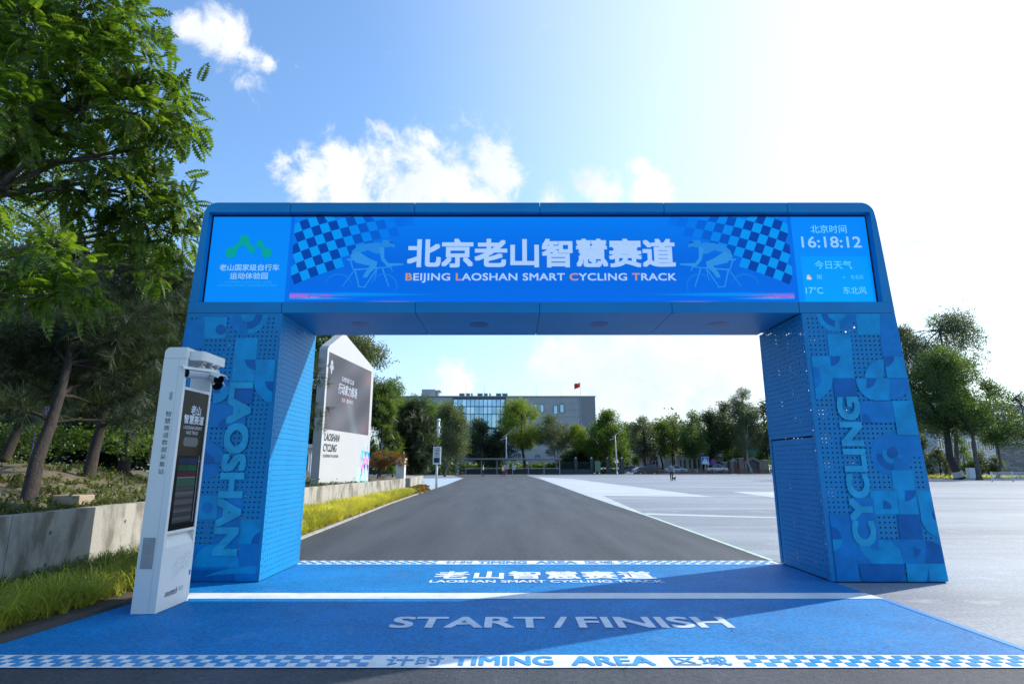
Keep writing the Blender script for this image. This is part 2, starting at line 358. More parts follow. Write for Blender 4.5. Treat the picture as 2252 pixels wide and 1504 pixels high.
# scattered bits of dry leaf and grit
b = MB(); r2 = random.Random(3)
for _ in range(200):
    x = r2.uniform(-4.2, 4.4); y = r2.uniform(5, 22) if r2.random() < .5 else r2.uniform(9, 14); a = r2.uniform(0, 6.3); s_ = r2.uniform(.008, .022)
    c_, d_ = math.cos(a) * s_, math.sin(a) * s_
    b.poly([(x - c_, y - d_, .02), (x + d_ * .4, y - c_ * .4, .03), (x + c_, y + d_, .022), (x - d_ * .4, y + c_ * .4, .035)])
tag(b.build('leaf_litter', mat('dry_leaf', (.10, .08, .05), .9)), kind='stuff')

b = MB(); r2 = random.Random(8)
for _ in range(16):      # pale scratches and hairline cracks in the asphalt
    x, y, a = r2.uniform(-4, 4), r2.uniform(10.5, 20), r2.uniform(-.5, .5) + (1.3 if r2.random() < .4 else 0); w_ = r2.uniform(.003, .009); P_ = [(x, y)]
    for _k in range(r2.randint(4, 9)): a += r2.gauss(0, .25); x += math.cos(a) * .16; y += math.sin(a) * .16; P_.append((x, y))
    for (xa_, ya_), (xb_, yb_) in zip(P_, P_[1:]): b.poly([(xa_, ya_, .0055), (xb_, yb_, .0055), (xb_, yb_ + w_, .0055), (xa_, ya_ + w_, .0055)])
tag(b.build('asphalt_scratches', mat('scratch_pale', (.22, .225, .23), .8)), kind='stuff')

# ------------------------------------------------------------------ retaining wall, verge, hill
WALL = [(-6.25, 1.5, .97), (-6.47, 7.5, .966), (-6.56, 9.75, .966), (-6.75, 15, .92), (-6.95, 19.8, .88), (-6.15, 33.6, .88)]
def wx(y):
    for (x0, y0, _), (x1, y1, _) in zip(WALL, WALL[1:]):
        if y <= y1: return x0 + (x1 - x0) * (y - y0) / (y1 - y0)
    return WALL[-1][0]
def wz(y):
    for (_, y0, z0), (_, y1, z1) in zip(WALL, WALL[1:]):
        if y <= y1: return z0 + (z1 - z0) * max(0, (y - y0)) / (y1 - y0)
    return .88
rw = thing('retaining_wall', 'long stained concrete retaining wall holding the tree slope left of the road', 'wall', (-6.5, 9, 0))
ys = [1.5, 4.6, 7.7, 10.8, 13.9, 17, 20.1, 23.2, 26.3, 29.4, 33.6]
for y0, y1 in zip(ys, ys[1:]):
    b = MB(); y1 -= .012
    pts = [y0 + (y1 - y0) * k / 3 for k in range(4)]
    for a, c in zip(pts, pts[1:]):
        b.prism([(wx(a), a, 0), (wx(c), c, 0), (wx(c), c, wz(c)), (wx(a), a, wz(a))], [(wx(a) - .22, a, 0), (wx(c) - .22, c, 0), (wx(c) - .22, c, wz(c)), (wx(a) - .22, a, wz(a))])
    for yy in (y0 + .7, y1 - .7):
        for zz in (.25, .68):
            n = 10; cx = wx(yy) + .003; b.poly([(cx, yy + .03 * math.cos(2 * math.pi * k / n), zz + .03 * math.sin(2 * math.pi * k / n)) for k in range(n)], 1)
    b.build('wall_section', [m_conc, mat('tie_hole', (.12, .115, .105), .9)], rw)
b = MB(); p0, p1 = gp(899, 1084), gp(948, 1068)
p0 = Vector((-6.35, 36.5, 0)); p1 = Vector((-7.05, 46.5, 0))
b.prism([p0, p1, p1 + Vector((0, 0, .85)), p0 + Vector((0, 0, .85))], [p0 + Vector((-1.4, .1, 0)), p1 + Vector((-1.4, .1, 0)), p1 + Vector((-1.4, .1, .85)), p0 + Vector((-1.4, .1, .85))])
tag(b.build('planter_wall', m_conc, loc=(-6.6, 40, 0)), 'short pale concrete planter wall beside the speed sign pole', 'wall')
sheet('verge_soil', [(-6.6, 2), (-4.95, 2), (-4.85, 5.4), (-4.62, 7.3), (-4.72, 10), (-4.8, 13.2), (-4.95, 17.2), (-5.3, 25.3), (-5.55, 34.5), (-6.3, 34.5), (-7, 19.8)], .03, m_soil)
b = MB()
ke = [(-4.98, 2), (-4.76, 5.4), (-4.52, 7.3), (-4.63, 10), (-4.68, 13.2), (-4.85, 17.2), (-5.2, 25.3), (-5.46, 35.9)]
for (x0, y0), (x1, y1) in zip(ke, ke[1:]):
    n = max(1, int((y1 - y0) / 1.0))
    for k in range(n):
        a, c = k / n, (k + 1) / n - .006
        xa, xc, ya, yc = x0 + (x1 - x0) * a, x0 + (x1 - x0) * c, y0 + (y1 - y0) * a, y0 + (y1 - y0) * c
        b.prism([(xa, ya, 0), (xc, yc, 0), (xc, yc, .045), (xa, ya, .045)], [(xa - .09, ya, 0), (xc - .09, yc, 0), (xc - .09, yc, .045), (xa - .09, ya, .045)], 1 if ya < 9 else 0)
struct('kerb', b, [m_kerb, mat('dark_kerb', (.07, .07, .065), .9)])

def hill_z(x, y):
    d = max(0, wx(min(y, 33)) - .2 - x)
    f = 1 if y < 14 else max(.12, 1 - (y - 14) / 10 * .88)
    return wz(min(y, 33)) - .05 + f * (.11 * d + .0055 * d * d) * (1 if d < 22 else 1)
nr = np.random.default_rng(5)
b = MB(); NY, ND = 60, 46
P = {}
for i in range(NY + 1):
    y = 1.5 + 34 * (i / NY) ** 1.15 if i <= NY else 0
    for j in range(ND + 1):
        d = 34 * (j / ND) ** 1.6; x = wx(min(y, 33)) - .2 - d
        P[i, j] = len(b.v); b.v.append((x, y, hill_z(x, y) + (nr.normal() * .03 if j > 0 else 0) + .09 * math.sin(x * 1.3 + y * .7) * min(1, d)))
for i in range(NY):
    for j in range(ND):
        b.f.append((P[i, j], P[i + 1, j], P[i + 1, j + 1], P[i, j + 1])); b.m.append(0); b.c.append(None)
m_hill = mat('hill_soil', (.15, .105, .07), .95, (.095, .09, .04), .8, .7, 25, detail=9, thr=(.42, .58))
struct('hillside', b, m_hill, smooth=True)
sheet('lawn_behind_wall', [(-60, 35.4), (-6.6, 35.4), (-7.0, 47), (-14, 74), (-60, 74)], .35, m_hill)

# ------------------------------------------------------------------ foliage machinery
def np_obj(name, V, F, m, parent, org):
    me = bpy.data.meshes.new(name); V = V.reshape(-1, 3) - np.array(org)
    me.vertices.add(len(V)); me.vertices.foreach_set('co', V.astype(np.float32).ravel())
    n = F.shape[1]; me.loops.add(F.size); me.loops.foreach_set('vertex_index', F.astype(np.int32).ravel())
    me.polygons.add(len(F)); me.polygons.foreach_set('loop_start', (np.arange(len(F)) * n).astype(np.int32))
    me.update(calc_edges=True); me.materials.append(m)
    o = bpy.data.objects.new(name, me); COL.objects.link(o)
    if parent is not None: o.parent = parent
    else: o.location = org
    ORG[o.name] = Vector(org); return o
def frames(D, up=(0, 0, 1), jit=.4, rng=nr):
    D = D / np.linalg.norm(D, axis=1, keepdims=True)
    Z = np.array(up) + rng.normal(size=D.shape) * jit
    Z = Z - (Z * D).sum(1, keepdims=True) * D; Z /= np.linalg.norm(Z, axis=1, keepdims=True) + 1e-9
    Y = np.cross(Z, D); return np.stack([D, Y, Z], axis=2)          # columns
def place(tv, tf, pos, M, s):
    N = len(pos); V = np.einsum('nij,kj->nki', M, tv) * s[:, None, None] + pos[:, None, :]
    F = (tf[None] + (np.arange(N) * len(tv))[:, None, None]).reshape(-1, tf.shape[1]); return V.reshape(-1, 3), F
def T_diamond(w=.3):
    return np.array([(0, 0, 0), (.45, w, .05), (1, 0, -.06), (.5, -w, .05)], float), np.array([[0, 1, 2, 3]])
def join(parts):
    V = []; F = []; n = 0
    for v, f in parts: V.append(v); F.append(f + n); n += len(v)
    return np.concatenate(V), np.concatenate(F)
def T_cluster(n=7, spread=.55, seed=1, w=.36):
    r = np.random.default_rng(seed); v, f = T_diamond(w); P = []
    for _ in range(n):
        D = r.normal(size=(1, 3)); D[0, 2] -= .3; M = frames(D, jit=.6, rng=r); V, F = place(v, f, r.normal(size=(1, 3)) * spread * .5, M, np.array([.5 * r.uniform(.7, 1.2)])); P.append((V, F))
    return join(P)
def T_pinnate(pairs=7, w=.27):
    v, f = T_diamond(w); P = []
    for k in range(pairs):
        t = .18 + .76 * k / (pairs - 1); z = -.28 * t * t; L_ = .30 * math.sin(math.pi * (.22 + .62 * t)) + .03
        for s_ in (-1, 1):
            D = np.array([[.38, s_ * .95, -.28]]); M = frames(D, jit=.12); V, F = place(v, f, np.array([[t, 0, z]]), M, np.array([L_])); P.append((V, F))
    V, F = place(v, f, np.array([[.94, 0, -.25]]), frames(np.array([[1., 0, -.5]]), jit=0.05), np.array([.26])); P.append((V, F))
    # rachis
    rv = np.array([(0, .008, 0), (0, -.008, 0), (.5, -.006, -.07), (.5, .006, -.07), (1, .004, -.28), (1, -.004, -.28)]); P.append((rv, np.array([[0, 1, 2, 3], [3, 2, 5, 4]])))
    return join(P)
def T_needles(n=26, seed=2, w=.012, cone=1.15):
    r = np.random.default_rng(seed); P = []
    for _ in range(n):
        a = r.uniform(0, 6.28); th = cone * math.sqrt(r.uniform(.05, 1)); D = np.array([math.cos(th), math.sin(th) * math.cos(a), math.sin(th) * math.sin(a)])
        Y = np.cross(D, (0.3, .2, 1)); Y /= np.linalg.norm(Y); l = r.uniform(.75, 1.1); s0 = r.uniform(-.35, .1)
        p = np.array([s0, 0, 0]); P.append((np.array([p + Y * w, p - Y * w, p + D * l - Y * w * .3, p + D * l + Y * w * .3]), np.array([[0, 1, 2, 3]])))
    return join(P)
TEM = dict(broad=T_cluster(6, .6, 3), fine=T_cluster(9, .8, 4, .22), pin=T_pinnate(), needle=T_needles(26, 2, .017), needlef=T_needles(16, 5, .04, 1.3))
def crown_pts(blobs, dens, rng, inner=.5, flat=1.0):
    P = []; D = []
    for c, r in blobs:
        n = max(6, int(dens * r * r)); u = rng.normal(size=(n, 3)); u /= np.linalg.norm(u, axis=1, keepdims=True)
        rad = r * (inner + (1.08 - inner) * rng.random((n, 1)) ** .6); rad = np.where(rng.random((n, 1)) < .16, rad * rng.uniform(1.1, 1.6, (n, 1)), rad); o = u * rad; o[:, 2] *= flat
        P.append(np.array(c) + o); D.append(u + rng.normal(size=(n, 3)) * .45)
    return np.concatenate(P), np.concatenate(D)
def tree(label, cat, base, trunk, blobs, kind, size, dens, leaf, bark, tr=.2, group=None, droop=0, name='tree', inner=.5, seed=1, solo=0, twigs=3, flat=1.0, up=.4, whitewash=False):
    rng = np.random.default_rng(seed); rr = random.Random(seed)
    base = Vector(base); t = thing(name, label, cat, base, group)
    tp = [base + Vector(q) for q in trunk]; b = MB()
    rads = [tr * (1.35 if i == 0 else 1 - .62 * i / (len(tp) - 1)) for i in range(len(tp))]
    tp2, r2_ = [tp[0], tp[0].lerp(tp[1], .15)], [tr * 1.4, tr * 1.02]
    for i in range(1, len(tp)): tp2.append(tp[i]); r2_.append(rads[i])
    b.tube(tp2, r2_, 9); b.build('trunk', bark, t, smooth=True)
    if whitewash:
        w_ = MB(); q = tp[0].lerp(tp[1], min(1, 1.0 / max(.1, (tp[1] - tp[0]).length))); w_.tube([tp[0], tp[0].lerp(q, .2), q], [tr * 1.46, tr * 1.1, tr * 1.06], 9); w_.build('whitewash', mat('whitewash', (.5, .47, .42), .9, (.3, .28, .25), 9), t, smooth=True)
    b = MB(); top = tp[-1]
    for c, r in blobs:
        c = Vector(c); j = rr.randint(max(1, len(tp) // 2), len(tp) - 1); s0 = min((q for q in tp[1:]), key=lambda q: (q - c).length + max(0, q.z - c.z + .1) * 3) if rr.random() < .75 else tp[j]
        mid = s0.lerp(c, .5) + Vector((rr.uniform(-.1, .1), rr.uniform(-.1, .1), rr.uniform(-.02, .14))) * (c - s0).length
        k0 = tr * rr.uniform(.25, .42); b.tube([s0, s0.lerp(mid, .5) + Vector((0, 0, .03)), mid, c], [k0, k0 * .8, k0 * .6, k0 * .28], 5, cap=False)
        for _ in range(twigs):
            e = c + Vector((rr.gauss(0, 1), rr.gauss(0, 1), rr.gauss(.1, .8))).normalized() * r * .9
            st = mid.lerp(c, rr.uniform(.3, 1)); b.tube([st, st.lerp(e, .55) + Vector((0, 0, .06 * r)), e], [k0 * .3, k0 * .2, k0 * .07], 4, cap=False)
    b.build('branches', bark, t, smooth=True)
    P, D = crown_pts(blobs, dens, rng, inner, flat)
    D[:, 2] -= droop
    tv, tf = TEM[kind]; S = size * rng.uniform(.65, 1.25, len(P)); M = frames(D, jit=up, rng=rng)
    if solo:
        cp = np.array(co.location); vis = np.argsort(np.linalg.norm(P - cp, axis=1))[:solo]; keep = np.ones(len(P), bool); keep[vis] = False
        me0 = np_obj('leaf', tv.copy(), tf, leaf, t, (0, 0, 0)); first = me0
        for i, k in enumerate(vis):
            o = first if i == 0 else bpy.data.objects.new('leaf', first.data)
            if i: COL.objects.link(o); o.parent = t
            mw = Matrix([list(M[k][0]) + [0], list(M[k][1]) + [0], list(M[k][2]) + [0], [0, 0, 0, 1]])
            o.matrix_local = Matrix.Translation(Vector(P[k]) - base) @ mw @ Matrix.Scale(float(S[k]), 4)
        P, M, S = P[keep], M[keep], S[keep]
    V, F = place(tv, tf, P, M, S)
    tag(np_obj('crown', V, F, leaf, t, base), kind='stuff'); return t

# ------------------------------------------------------------------ the start/finish gate
GY0, GY1 = 8.5, 10.05; ZB, ZT = 3.91, 5.75
def xl(z): return -5.17 + (5.17 - 4.95) * z / ZT
def xr(z): return 6.12 - (6.12 - 5.83) * z / ZT
gate = thing('start_finish_gate', 'large blue start and finish gate with perforated legs and a wide display over the track', 'gate', (.48, 9.2, 0))
def rc(cx, cz, r, a0, a1, n=8): return [(cx + r * math.cos(a0 + (a1 - a0) * k / n), cz + r * math.sin(a0 + (a1 - a0) * k / n)) for k in range(n + 1)]
def xzprism(mb, pts, y0, y1, mi=0): mb.prism([(x, y0, z) for x, z in pts], [(x, y1, z) for x, z in pts], mi)
g = .004; OT, OB = 5.585, 4.085; OL, OR = -4.87, 5.76
# front frame panels
top = [-3.57, -1.57, .45, 2.45, 4.44]; bot = [-3.57, -1.5, .43, 2.48, 4.45]
for a, c in zip(top, top[1:]):
    b = MB(); b.box(a + g, c - g, GY0, GY0 + .1, OT, ZT); b.build('frame_panel', m_paint, gate, bev=.004)
for a, c in zip(bot, bot[1:]):
    b = MB(); b.box(a + g, c - g, GY0, GY0 + .1, ZB, OB); b.build('frame_panel', m_paint, gate, bev=.004)
b = MB()   # left end: C-shaped with a rounded corner
xzprism(b, [(top[0] - g, OT), (top[0] - g, ZT)] + rc(xl(ZT) + .2, ZT - .2, .2, math.pi / 2, math.pi - .04) + [(xl(OT - .15), OT - .15), (OL, OT - .15), (OL, OT)], GY0, GY0 + .1)
xzprism(b, [(xl(OB), OB), (OL, OB), (OL, OT - .152), (xl(OT - .152), OT - .152)], GY0, GY0 + .1); b.build('frame_panel', m_paint, gate)
b = MB(); xzprism(b, [(xl(ZB), ZB), (bot[0] - g, ZB), (bot[0] - g, OB - .002), (xl(OB), OB - .002)], GY0, GY0 + .1); b.build('frame_panel', m_paint, gate)
b = MB()
xzprism(b, [(top[-1] + g, OT), (top[-1] + g, ZT)] + rc(xr(ZT) - .2, ZT - .2, .2, math.pi / 2, .04) + [(xr(OT - .15), OT - .15), (OR, OT - .15), (OR, OT)], GY0, GY0 + .1)
xzprism(b, [(xr(OB), OB), (OR, OB), (OR, OT - .152), (xr(OT - .152), OT - .152)], GY0, GY0 + .1); b.build('frame_panel', m_paint, gate)
b = MB(); xzprism(b, [(bot[-1] + g, ZB), (xr(ZB), ZB), (xr(OB), OB - .002), (bot[-1] + g, OB - .002)], GY0, GY0 + .1); b.build('frame_panel', m_paint, gate)
# body behind: roof, back and ends, dark core
b = MB(); shp = [(xl(ZB) + .012, ZB + .04)] + [(xl(ZT - .22) + .012, ZT - .22)] + rc(xl(ZT) + .2, ZT - .2, .188, math.pi - .04, math.pi / 2) + rc(xr(ZT) - .2, ZT - .2, .188, math.pi / 2, .04) + [(xr(ZB) - .012, ZB + .04)]
xzprism(b, shp, GY0 + .13, GY1); b.build('beam_body', m_paint, gate)
b = MB(); b.box(-3.6, 4.47, GY0 + .08, GY0 + .125, ZB + .03, ZB + .17); b.build('joint_backing', m_dark, gate)
# soffit
for a, c in zip(bot, bot[1:]):
    b = MB(); b.box(a + g, c - g, GY0 + .104, GY1 - .002, ZB + .002, ZB + .03); b.build('soffit_panel', m_paint, gate)
for x in (-2.53, -.55, 1.46, 3.46):
    me = MB(); cx, cy, z = x, 9.25, ZB - .004
    for rr_ in (.02, .05, .08, .11, .14):
        n = max(6, int(rr_ * 2 * math.pi / .026))
        for k in range(n):
            a = 2 * math.pi * k / n; px, py = cx + rr_ * math.cos(a), cy + rr_ * math.sin(a)
            me.poly([(px + .0075 * math.cos(q), py + .0075 * math.sin(q), z - .003) for q in [-2 * math.pi * i / 6 for i in range(6)]], 1)
    me.prism([(cx + .165 * math.cos(2 * math.pi * k / 24), cy + .165 * math.sin(2 * math.pi * k / 24), z) for k in range(24)], [(cx + .165 * math.cos(2 * math.pi * k / 24), cy + .165 * math.sin(2 * math.pi * k / 24), ZB + .001) for k in range(24)], 0)
    me.build('speaker_grille', [mat('grille_blue', (.014, .16, .48), .4), m_dark], gate)

def perf(mb, O, U, V, lo, hi, H, pu=.07, pv=.07, r=.0125, m=.05):
    """perforated sheet in the plane O + u U + v V, u from lo(v) to hi(v), v from 0 to H: every hole is open"""
    O, U, V = Vector(O), Vector(U), Vector(V); W = lambda u, v: tuple(O + U * u + V * v)
    nv = int((H - 2 * m) / pv); v0 = (H - nv * pv) / 2
    mb.poly([W(lo(0), 0), W(hi(0), 0), W(hi(v0), v0), W(lo(v0), v0)]); e = v0 + nv * pv
    mb.poly([W(lo(e), e), W(hi(e), e), W(hi(H), H), W(lo(H), H)])
    oc = [(math.cos(math.pi / 4 * k + math.pi / 4), math.sin(math.pi / 4 * k + math.pi / 4)) for k in range(8)]
    sq = [(1, 1), (0, 1), (-1, 1), (-1, 0), (-1, -1), (0, -1), (1, -1), (1, 0)]
    for j in range(nv):
        a, c = v0 + j * pv, v0 + (j + 1) * pv; l = max(lo(a), lo(c)) + m; h = min(hi(a), hi(c)) - m * .6; n = int((h - l) / pu); cv = (a + c) / 2
        mb.poly([W(lo(a), a), W(l, a), W(l, c), W(lo(c), c)]); q = l + n * pu
        mb.poly([W(q, a), W(hi(a), a), W(hi(c), c), W(q, c)])
        for i in range(n):
            cu = l + (i + .5) * pu
            vs_ = [W(cu + s[0] * pu / 2, cv + s[1] * pv / 2) for s in sq] + [W(cu + s[0] * r, cv + s[1] * r) for s in oc]
            mb.raw(vs_, [(k, (k + 1) % 8, 8 + (k + 1) % 8, 8 + k) for k in range(8)])
XI, XJ = -3.55, 4.48
def leg(inner, outer_f, sgn, door):
    lg = None
    H = ZB - .005
    b = MB(); perf(b, (0, GY0 + .004, .02), (1, 0, 0), (0, 0, 1), *( (outer_f, lambda v: inner) if sgn < 0 else (lambda v: inner, outer_f)), H - .02)
    front = b.build('perforated_front_panel', m_paint, gate)
    b = MB(); perf(b, (0, GY1, .02), (1, 0, 0), (0, 0, 1), *( (outer_f, lambda v: inner) if sgn < 0 else (lambda v: inner, outer_f)), H - .02, r=.007); b.build('perforated_back_panel', m_paint, gate)
    # inner side
    if not door:
        b = MB(); perf(b, (inner, GY0 + .006, .02), (0, 1, 0), (0, 0, 1), lambda v: .09, lambda v: 1.45, 1.985, .078, .075, .0105, .02)
        perf(b, (inner, GY0 + .006, 2.01), (0, 1, 0), (0, 0, 1), lambda v: .09, lambda v: 1.45, H - 2.01, .078, .075, .0105, .02)
    else:
        b = MB(); perf(b, (inner, GY0 + .006, 2.04), (0, 1, 0), (0, 0, 1), lambda v: .09, lambda v: 1.45, H - 2.04, .078, .075, .0105, .02)
    perf(b, (inner, GY0 + .006, .02), (0, 1, 0), (0, 0, 1), lambda v: 0, lambda v: .085, H - .02, .07, .1, .0115, .007)
    perf(b, (inner, GY0 + .006, .02), (0, 1, 0), (0, 0, 1), lambda v: 1.455, lambda v: 1.544, H - .02, .07, .1, .0115, .007)
    b.build('perforated_side_panel', m_paint, gate)
    if door:
        b = MB(); perf(b, (inner + .004, GY0 + .006, .03), (0, 1, 0), (0, 0, 1), lambda v: .10, lambda v: 1.44, 1.985, .078, .075, .0105, .02); b.build('access_door', m_paint, gate)
    # outer side, slanted
    b = MB(); z1 = H - .02; x0, x1 = outer_f(0), outer_f(z1); V = Vector((x1 - x0, 0, z1)).normalized()
    b.poly([Vector((x0, y, .02)) + V * v for y, v in ((GY0 + .006, 0), (GY0 + 1.546, 0), (GY0 + 1.546, z1), (GY0 + .006, z1))])
    b.build('outer_side_panel', m_paint, gate)
    b = MB(); ex = sorted((inner, outer_f(0))); b.box(ex[0] + .015, ex[1] - .015, GY0 + .03, GY1 - .03, .004, .018); b.build('base_plate', m_dark, gate)
    b = MB()
    for yy in (GY0 + .5, GY0 + 1.05):
        for xx in (inner + sgn * .12, inner + sgn * 1.2): b.box(xx - .04, xx + .04, yy - .04, yy + .04, .02, H)
    b.build('inner_post', m_dark, gate)
    return front
leg(XI, xl, -1, False); leg(XJ, xr, 1, True)
Lc, Mc, Dc, Tc = (.001, .30, .60), (.001, .20, .53), (.001, .13, .40), (.02, .37, .62)
def film(crop, leg_, name):
    b = MB(); ox, oy, k = crop[0]; lay = 0
    for kind, c, *a in crop[1:]:
        lay += 1; Y = GY0 + .002 - .0006 * lay
        def W(x, y):
            p = at(ox + x / k, oy + y / k, GY0)
            e = xr(p.z) - .012 if leg_ > 0 else xl(p.z) + .012
            if leg_ > 0: p.x = min(max(p.x, XJ + .07), e)
            else: p.x = max(min(p.x, XI - .04), e)
            p.z = min(max(p.z, .02), ZB - .02); return Vector((p.x, Y, p.z))
        if kind == 'r':
            x0, y0, x1, y1, lean = (*a, 0)[:5]; b.poly([W(x0 + lean, y1), W(x1 + lean, y1), W(x1, y0), W(x0, y0)], 0, c)
        elif kind == 'p': b.poly([W(*q) for q in a[0]], 0, c)
        else:   # disc sector: centre, outer radius, inner radius, angles in degrees (0 = right, 90 = down)
            cx, cy, ro, ri, a0, a1 = a; n = max(4, int((a1 - a0) / 9))
            o_ = [W(cx + ro * math.cos(R(a0 + (a1 - a0) * i / n)), cy + ro * math.sin(R(a0 + (a1 - a0) * i / n))) for i in range(n + 1)]
            if ri: i_ = [W(cx + ri * math.cos(R(a0 + (a1 - a0) * i / n)), cy + ri * math.sin(R(a0 + (a1 - a0) * i / n))) for i in range(n + 1)]
            else: i_ = [W(cx, cy)] * (n + 1)
            for i in range(n):
                q = [o_[i], o_[i + 1]] + ([i_[i + 1], i_[i]] if ri else [i_[i]]); b.poly(q, 0, c)
    return b
S, Rr, Pp = 's', 'r', 'p'
fr = film([(1740, 680, 4.853),
    (S, Lc, 480, 26, 212, 0, 0, 180), (S, Mc, 490, 26, 200, 100, 0, 80), (S, Dc, 480, 26, 160, 95, 95, 180),
    (Rr, Lc, 685, 50, 950, 275, 25), (S, Mc, 945, 275, 225, 0, -90, 0), (Rr, Mc, 950, 275, 1200, 505, 28),
    (Rr, Lc, 380, 270, 630, 495, 30), (Rr, Lc, 412, 495, 650, 735, 25), (S, Dc, 415, 500, 110, 0, 0, 90),
    (Rr, Lc, 172, 500, 412, 740, 25), (S, Lc, 212, 738, 232, 0, 0, 90), (S, Mc, 212, 738, 110, 0, 0, 90), (Rr, Mc, 190, 620, 300, 738, 10),
    (S, Lc, 985, 735, 205, 0, 180, 270), (Rr, Lc, 985, 505, 1240, 735, 35), (S, Dc, 985, 505, 115, 0, 0, 90),
    (Rr, Dc, 440, 737, 682, 972, 30), (S, Lc, 925, 740, 236, 0, 90, 180), (Rr, Lc, 915, 738, 1045, 972, 8), (S, Dc, 800, 740, 105, 0, 0, 90), (S, Mc, 1045, 740, 226, 0, 0, 90),
    (Rr, Mc, 705, 980, 1070, 1212, 35), (S, Dc, 755, 1212, 100, 0, -90, 0), (Rr, Lc, 1070, 975, 1300, 1340, 60)], 1, 'f')
fr2 = film([(1780, 970, 4.7),
    (S, Mc, 865, 130, 230, 0, 95, 275), (Rr, Mc, 865, -100, 1180, 165, 30), (S, Dc, 865, 130, 172, 105, 90, 180), (S, Lc, 860, 120, 105, 60, 20, 200), (S, Dc, 860, 120, 58, 0, 0, 360),
    (S, Mc, 870, 165, 185, 0, 0, 90), (Rr, Lc, 845, 300, 1070, 505, 20), (Rr, Lc, 620, 510, 905, 755, 25), (S, Dc, 760, 700, 90, 0, -90, 0),
    (Rr, Lc, 905, 505, 1100, 755, 30), (Rr, Lc, 1100, 505, 1290, 760, 50), (S, Dc, 985, 505, 118, 0, 0, 90), (S, Lc, 1385, 757, 238, 0, 90, 180), (S, Dc, 1325, 757, 62, 0, 90, 270),
    (Rr, Mc, 192, 760, 430, 1012, 25), (S, Dc, 205, 1010, 130, 0, -90, 0), (Rr, Mc, 430, 580, 655, 1012, 50), (Rr, Dc, 905, 755, 1140, 1012, 30),
    (Rr, Mc, 220, 1012, 485, 1265, 30), (S, Lc, 222, 1012, 120, 0, 0, 90), (Rr, Mc, 485, 1012, 945, 1265, 30), (Pp, Lc, [(480, 1012), (560, 1180), (660, 1262), (970, 1265), (930, 1120), (840, 1040), (720, 1015), (710, 1130), (640, 1110), (600, 1040)]),
    (Rr, Mc, 945, 1012, 1200, 1262, 15), (S, Dc, 1195, 1262, 238, 0, -90, 0), (Pp, Dc, [(1060, 1090), (1095, 1210), (1160, 1120)]),
    (Rr, Mc, 262, 1265, 500, 1470, 15), (Pp, Dc, [(502, 1265), (980, 1265), (975, 1350), (945, 1470), (570, 1470), (530, 1400)]), (Rr, Lc, 990, 1262, 1420, 1470, 25), (Pp, Dc, [(1205, 1470), (1225, 1310), (1248, 1470)])], 1, 'f')
fl = film([(400, 680, 4.85),
    (S, Mc, 705, 56, 208, 0, 0, 180), (S, Lc, 705, 56, 208, 155, 0, 88), (S, Dc, 705, 56, 155, 78, 0, 95), (S, Lc, 705, 56, 78, 0, 0, 180),
    (Rr, Lc, 235, 85, 487, 312, -20), (S, Mc, 240, 310, 222, 0, 180, 270), (Rr, Mc, 18, 310, 238, 420, -10), (S, Dc, 415, 218, 55, 0, 0, 360),
    (Rr, Lc, 577, 305, 815, 535, -22), (Rr, Lc, 553, 535, 795, 770, -22), (S, Dc, 785, 537, 112, 0, 90, 180), (Rr, Lc, 797, 535, 1035, 770, -20),
    (S, Lc, 1005, 770, 236, 0, 90, 180), (S, Dc, 1005, 770, 118, 0, 90, 180), (Pp, Dc, [(515, 840), (770, 840), (752, 1010), (560, 1010)]),
    (Rr, Mc, 330, 778, 525, 820, -5), (S, Lc, 335, 815, 190, 0, 0, 90), (Rr, Dc, 345, 780, 415, 895, -5), (Rr, Mc, 300, 1015, 548, 1260, -20), (S, Dc, 480, 1250, 92, 0, 180, 270), (Rr, Mc, 548, 1010, 700, 1230, -20),
    (S, Mc, 235, 1640, 240, 0, 180, 360), (S, Dc, 235, 1640, 120, 0, 180, 360)], -1, 'f')
fl2 = film([(400, 980, 4.85),
    (S, Mc, 235, 185, 165, 0, -90, 90), (Rr, Lc, 190, 530, 640, 782, -15), (S, Mc, 270, 660, 60, 0, 0, 360), (Rr, Mc, 380, 555, 640, 782, -12),
    (Rr, Lc, 628, 785, 885, 1045, -25), (S, Dc, 868, 1045, 130, 0, 180, 270), (Rr, Mc, 365, 782, 628, 1045, -22), (Rr, Mc, 610, 1045, 860, 1290, -20),
    (Rr, Mc, 130, 1045, 608, 1320, -25), (S, Lc, 370, 1290, 245, 0, 180, 360), (Rr, Dc, 100, 1318, 575, 1480, -12), (Rr, Mc, 577, 1290, 842, 1480, -15),
    (Pp, Lc, [(232, 1395), (400, 1370), (600, 1358), (830, 1358), (842, 1285), (720, 1282), (600, 1292), (400, 1332)])], -1, 'f')
for b_ in (fr, fr2, fl, fl2): b_.build('printed_film', m_film, gate)
b = MB()
write(b, 'CYCLING', (5.18, GY0 - .018, .49), (0, 0, 2.12), (-.34, 0, 0), .055, c=Tc); b.build('lettering', m_film, gate)
b = MB()
write(b, 'LAOSHAN', (-4.24, GY0 - .018, 2.83), (0, 0, -2.47), (.36, 0, 0), .06, c=Tc); b.build('lettering', m_film, gate)

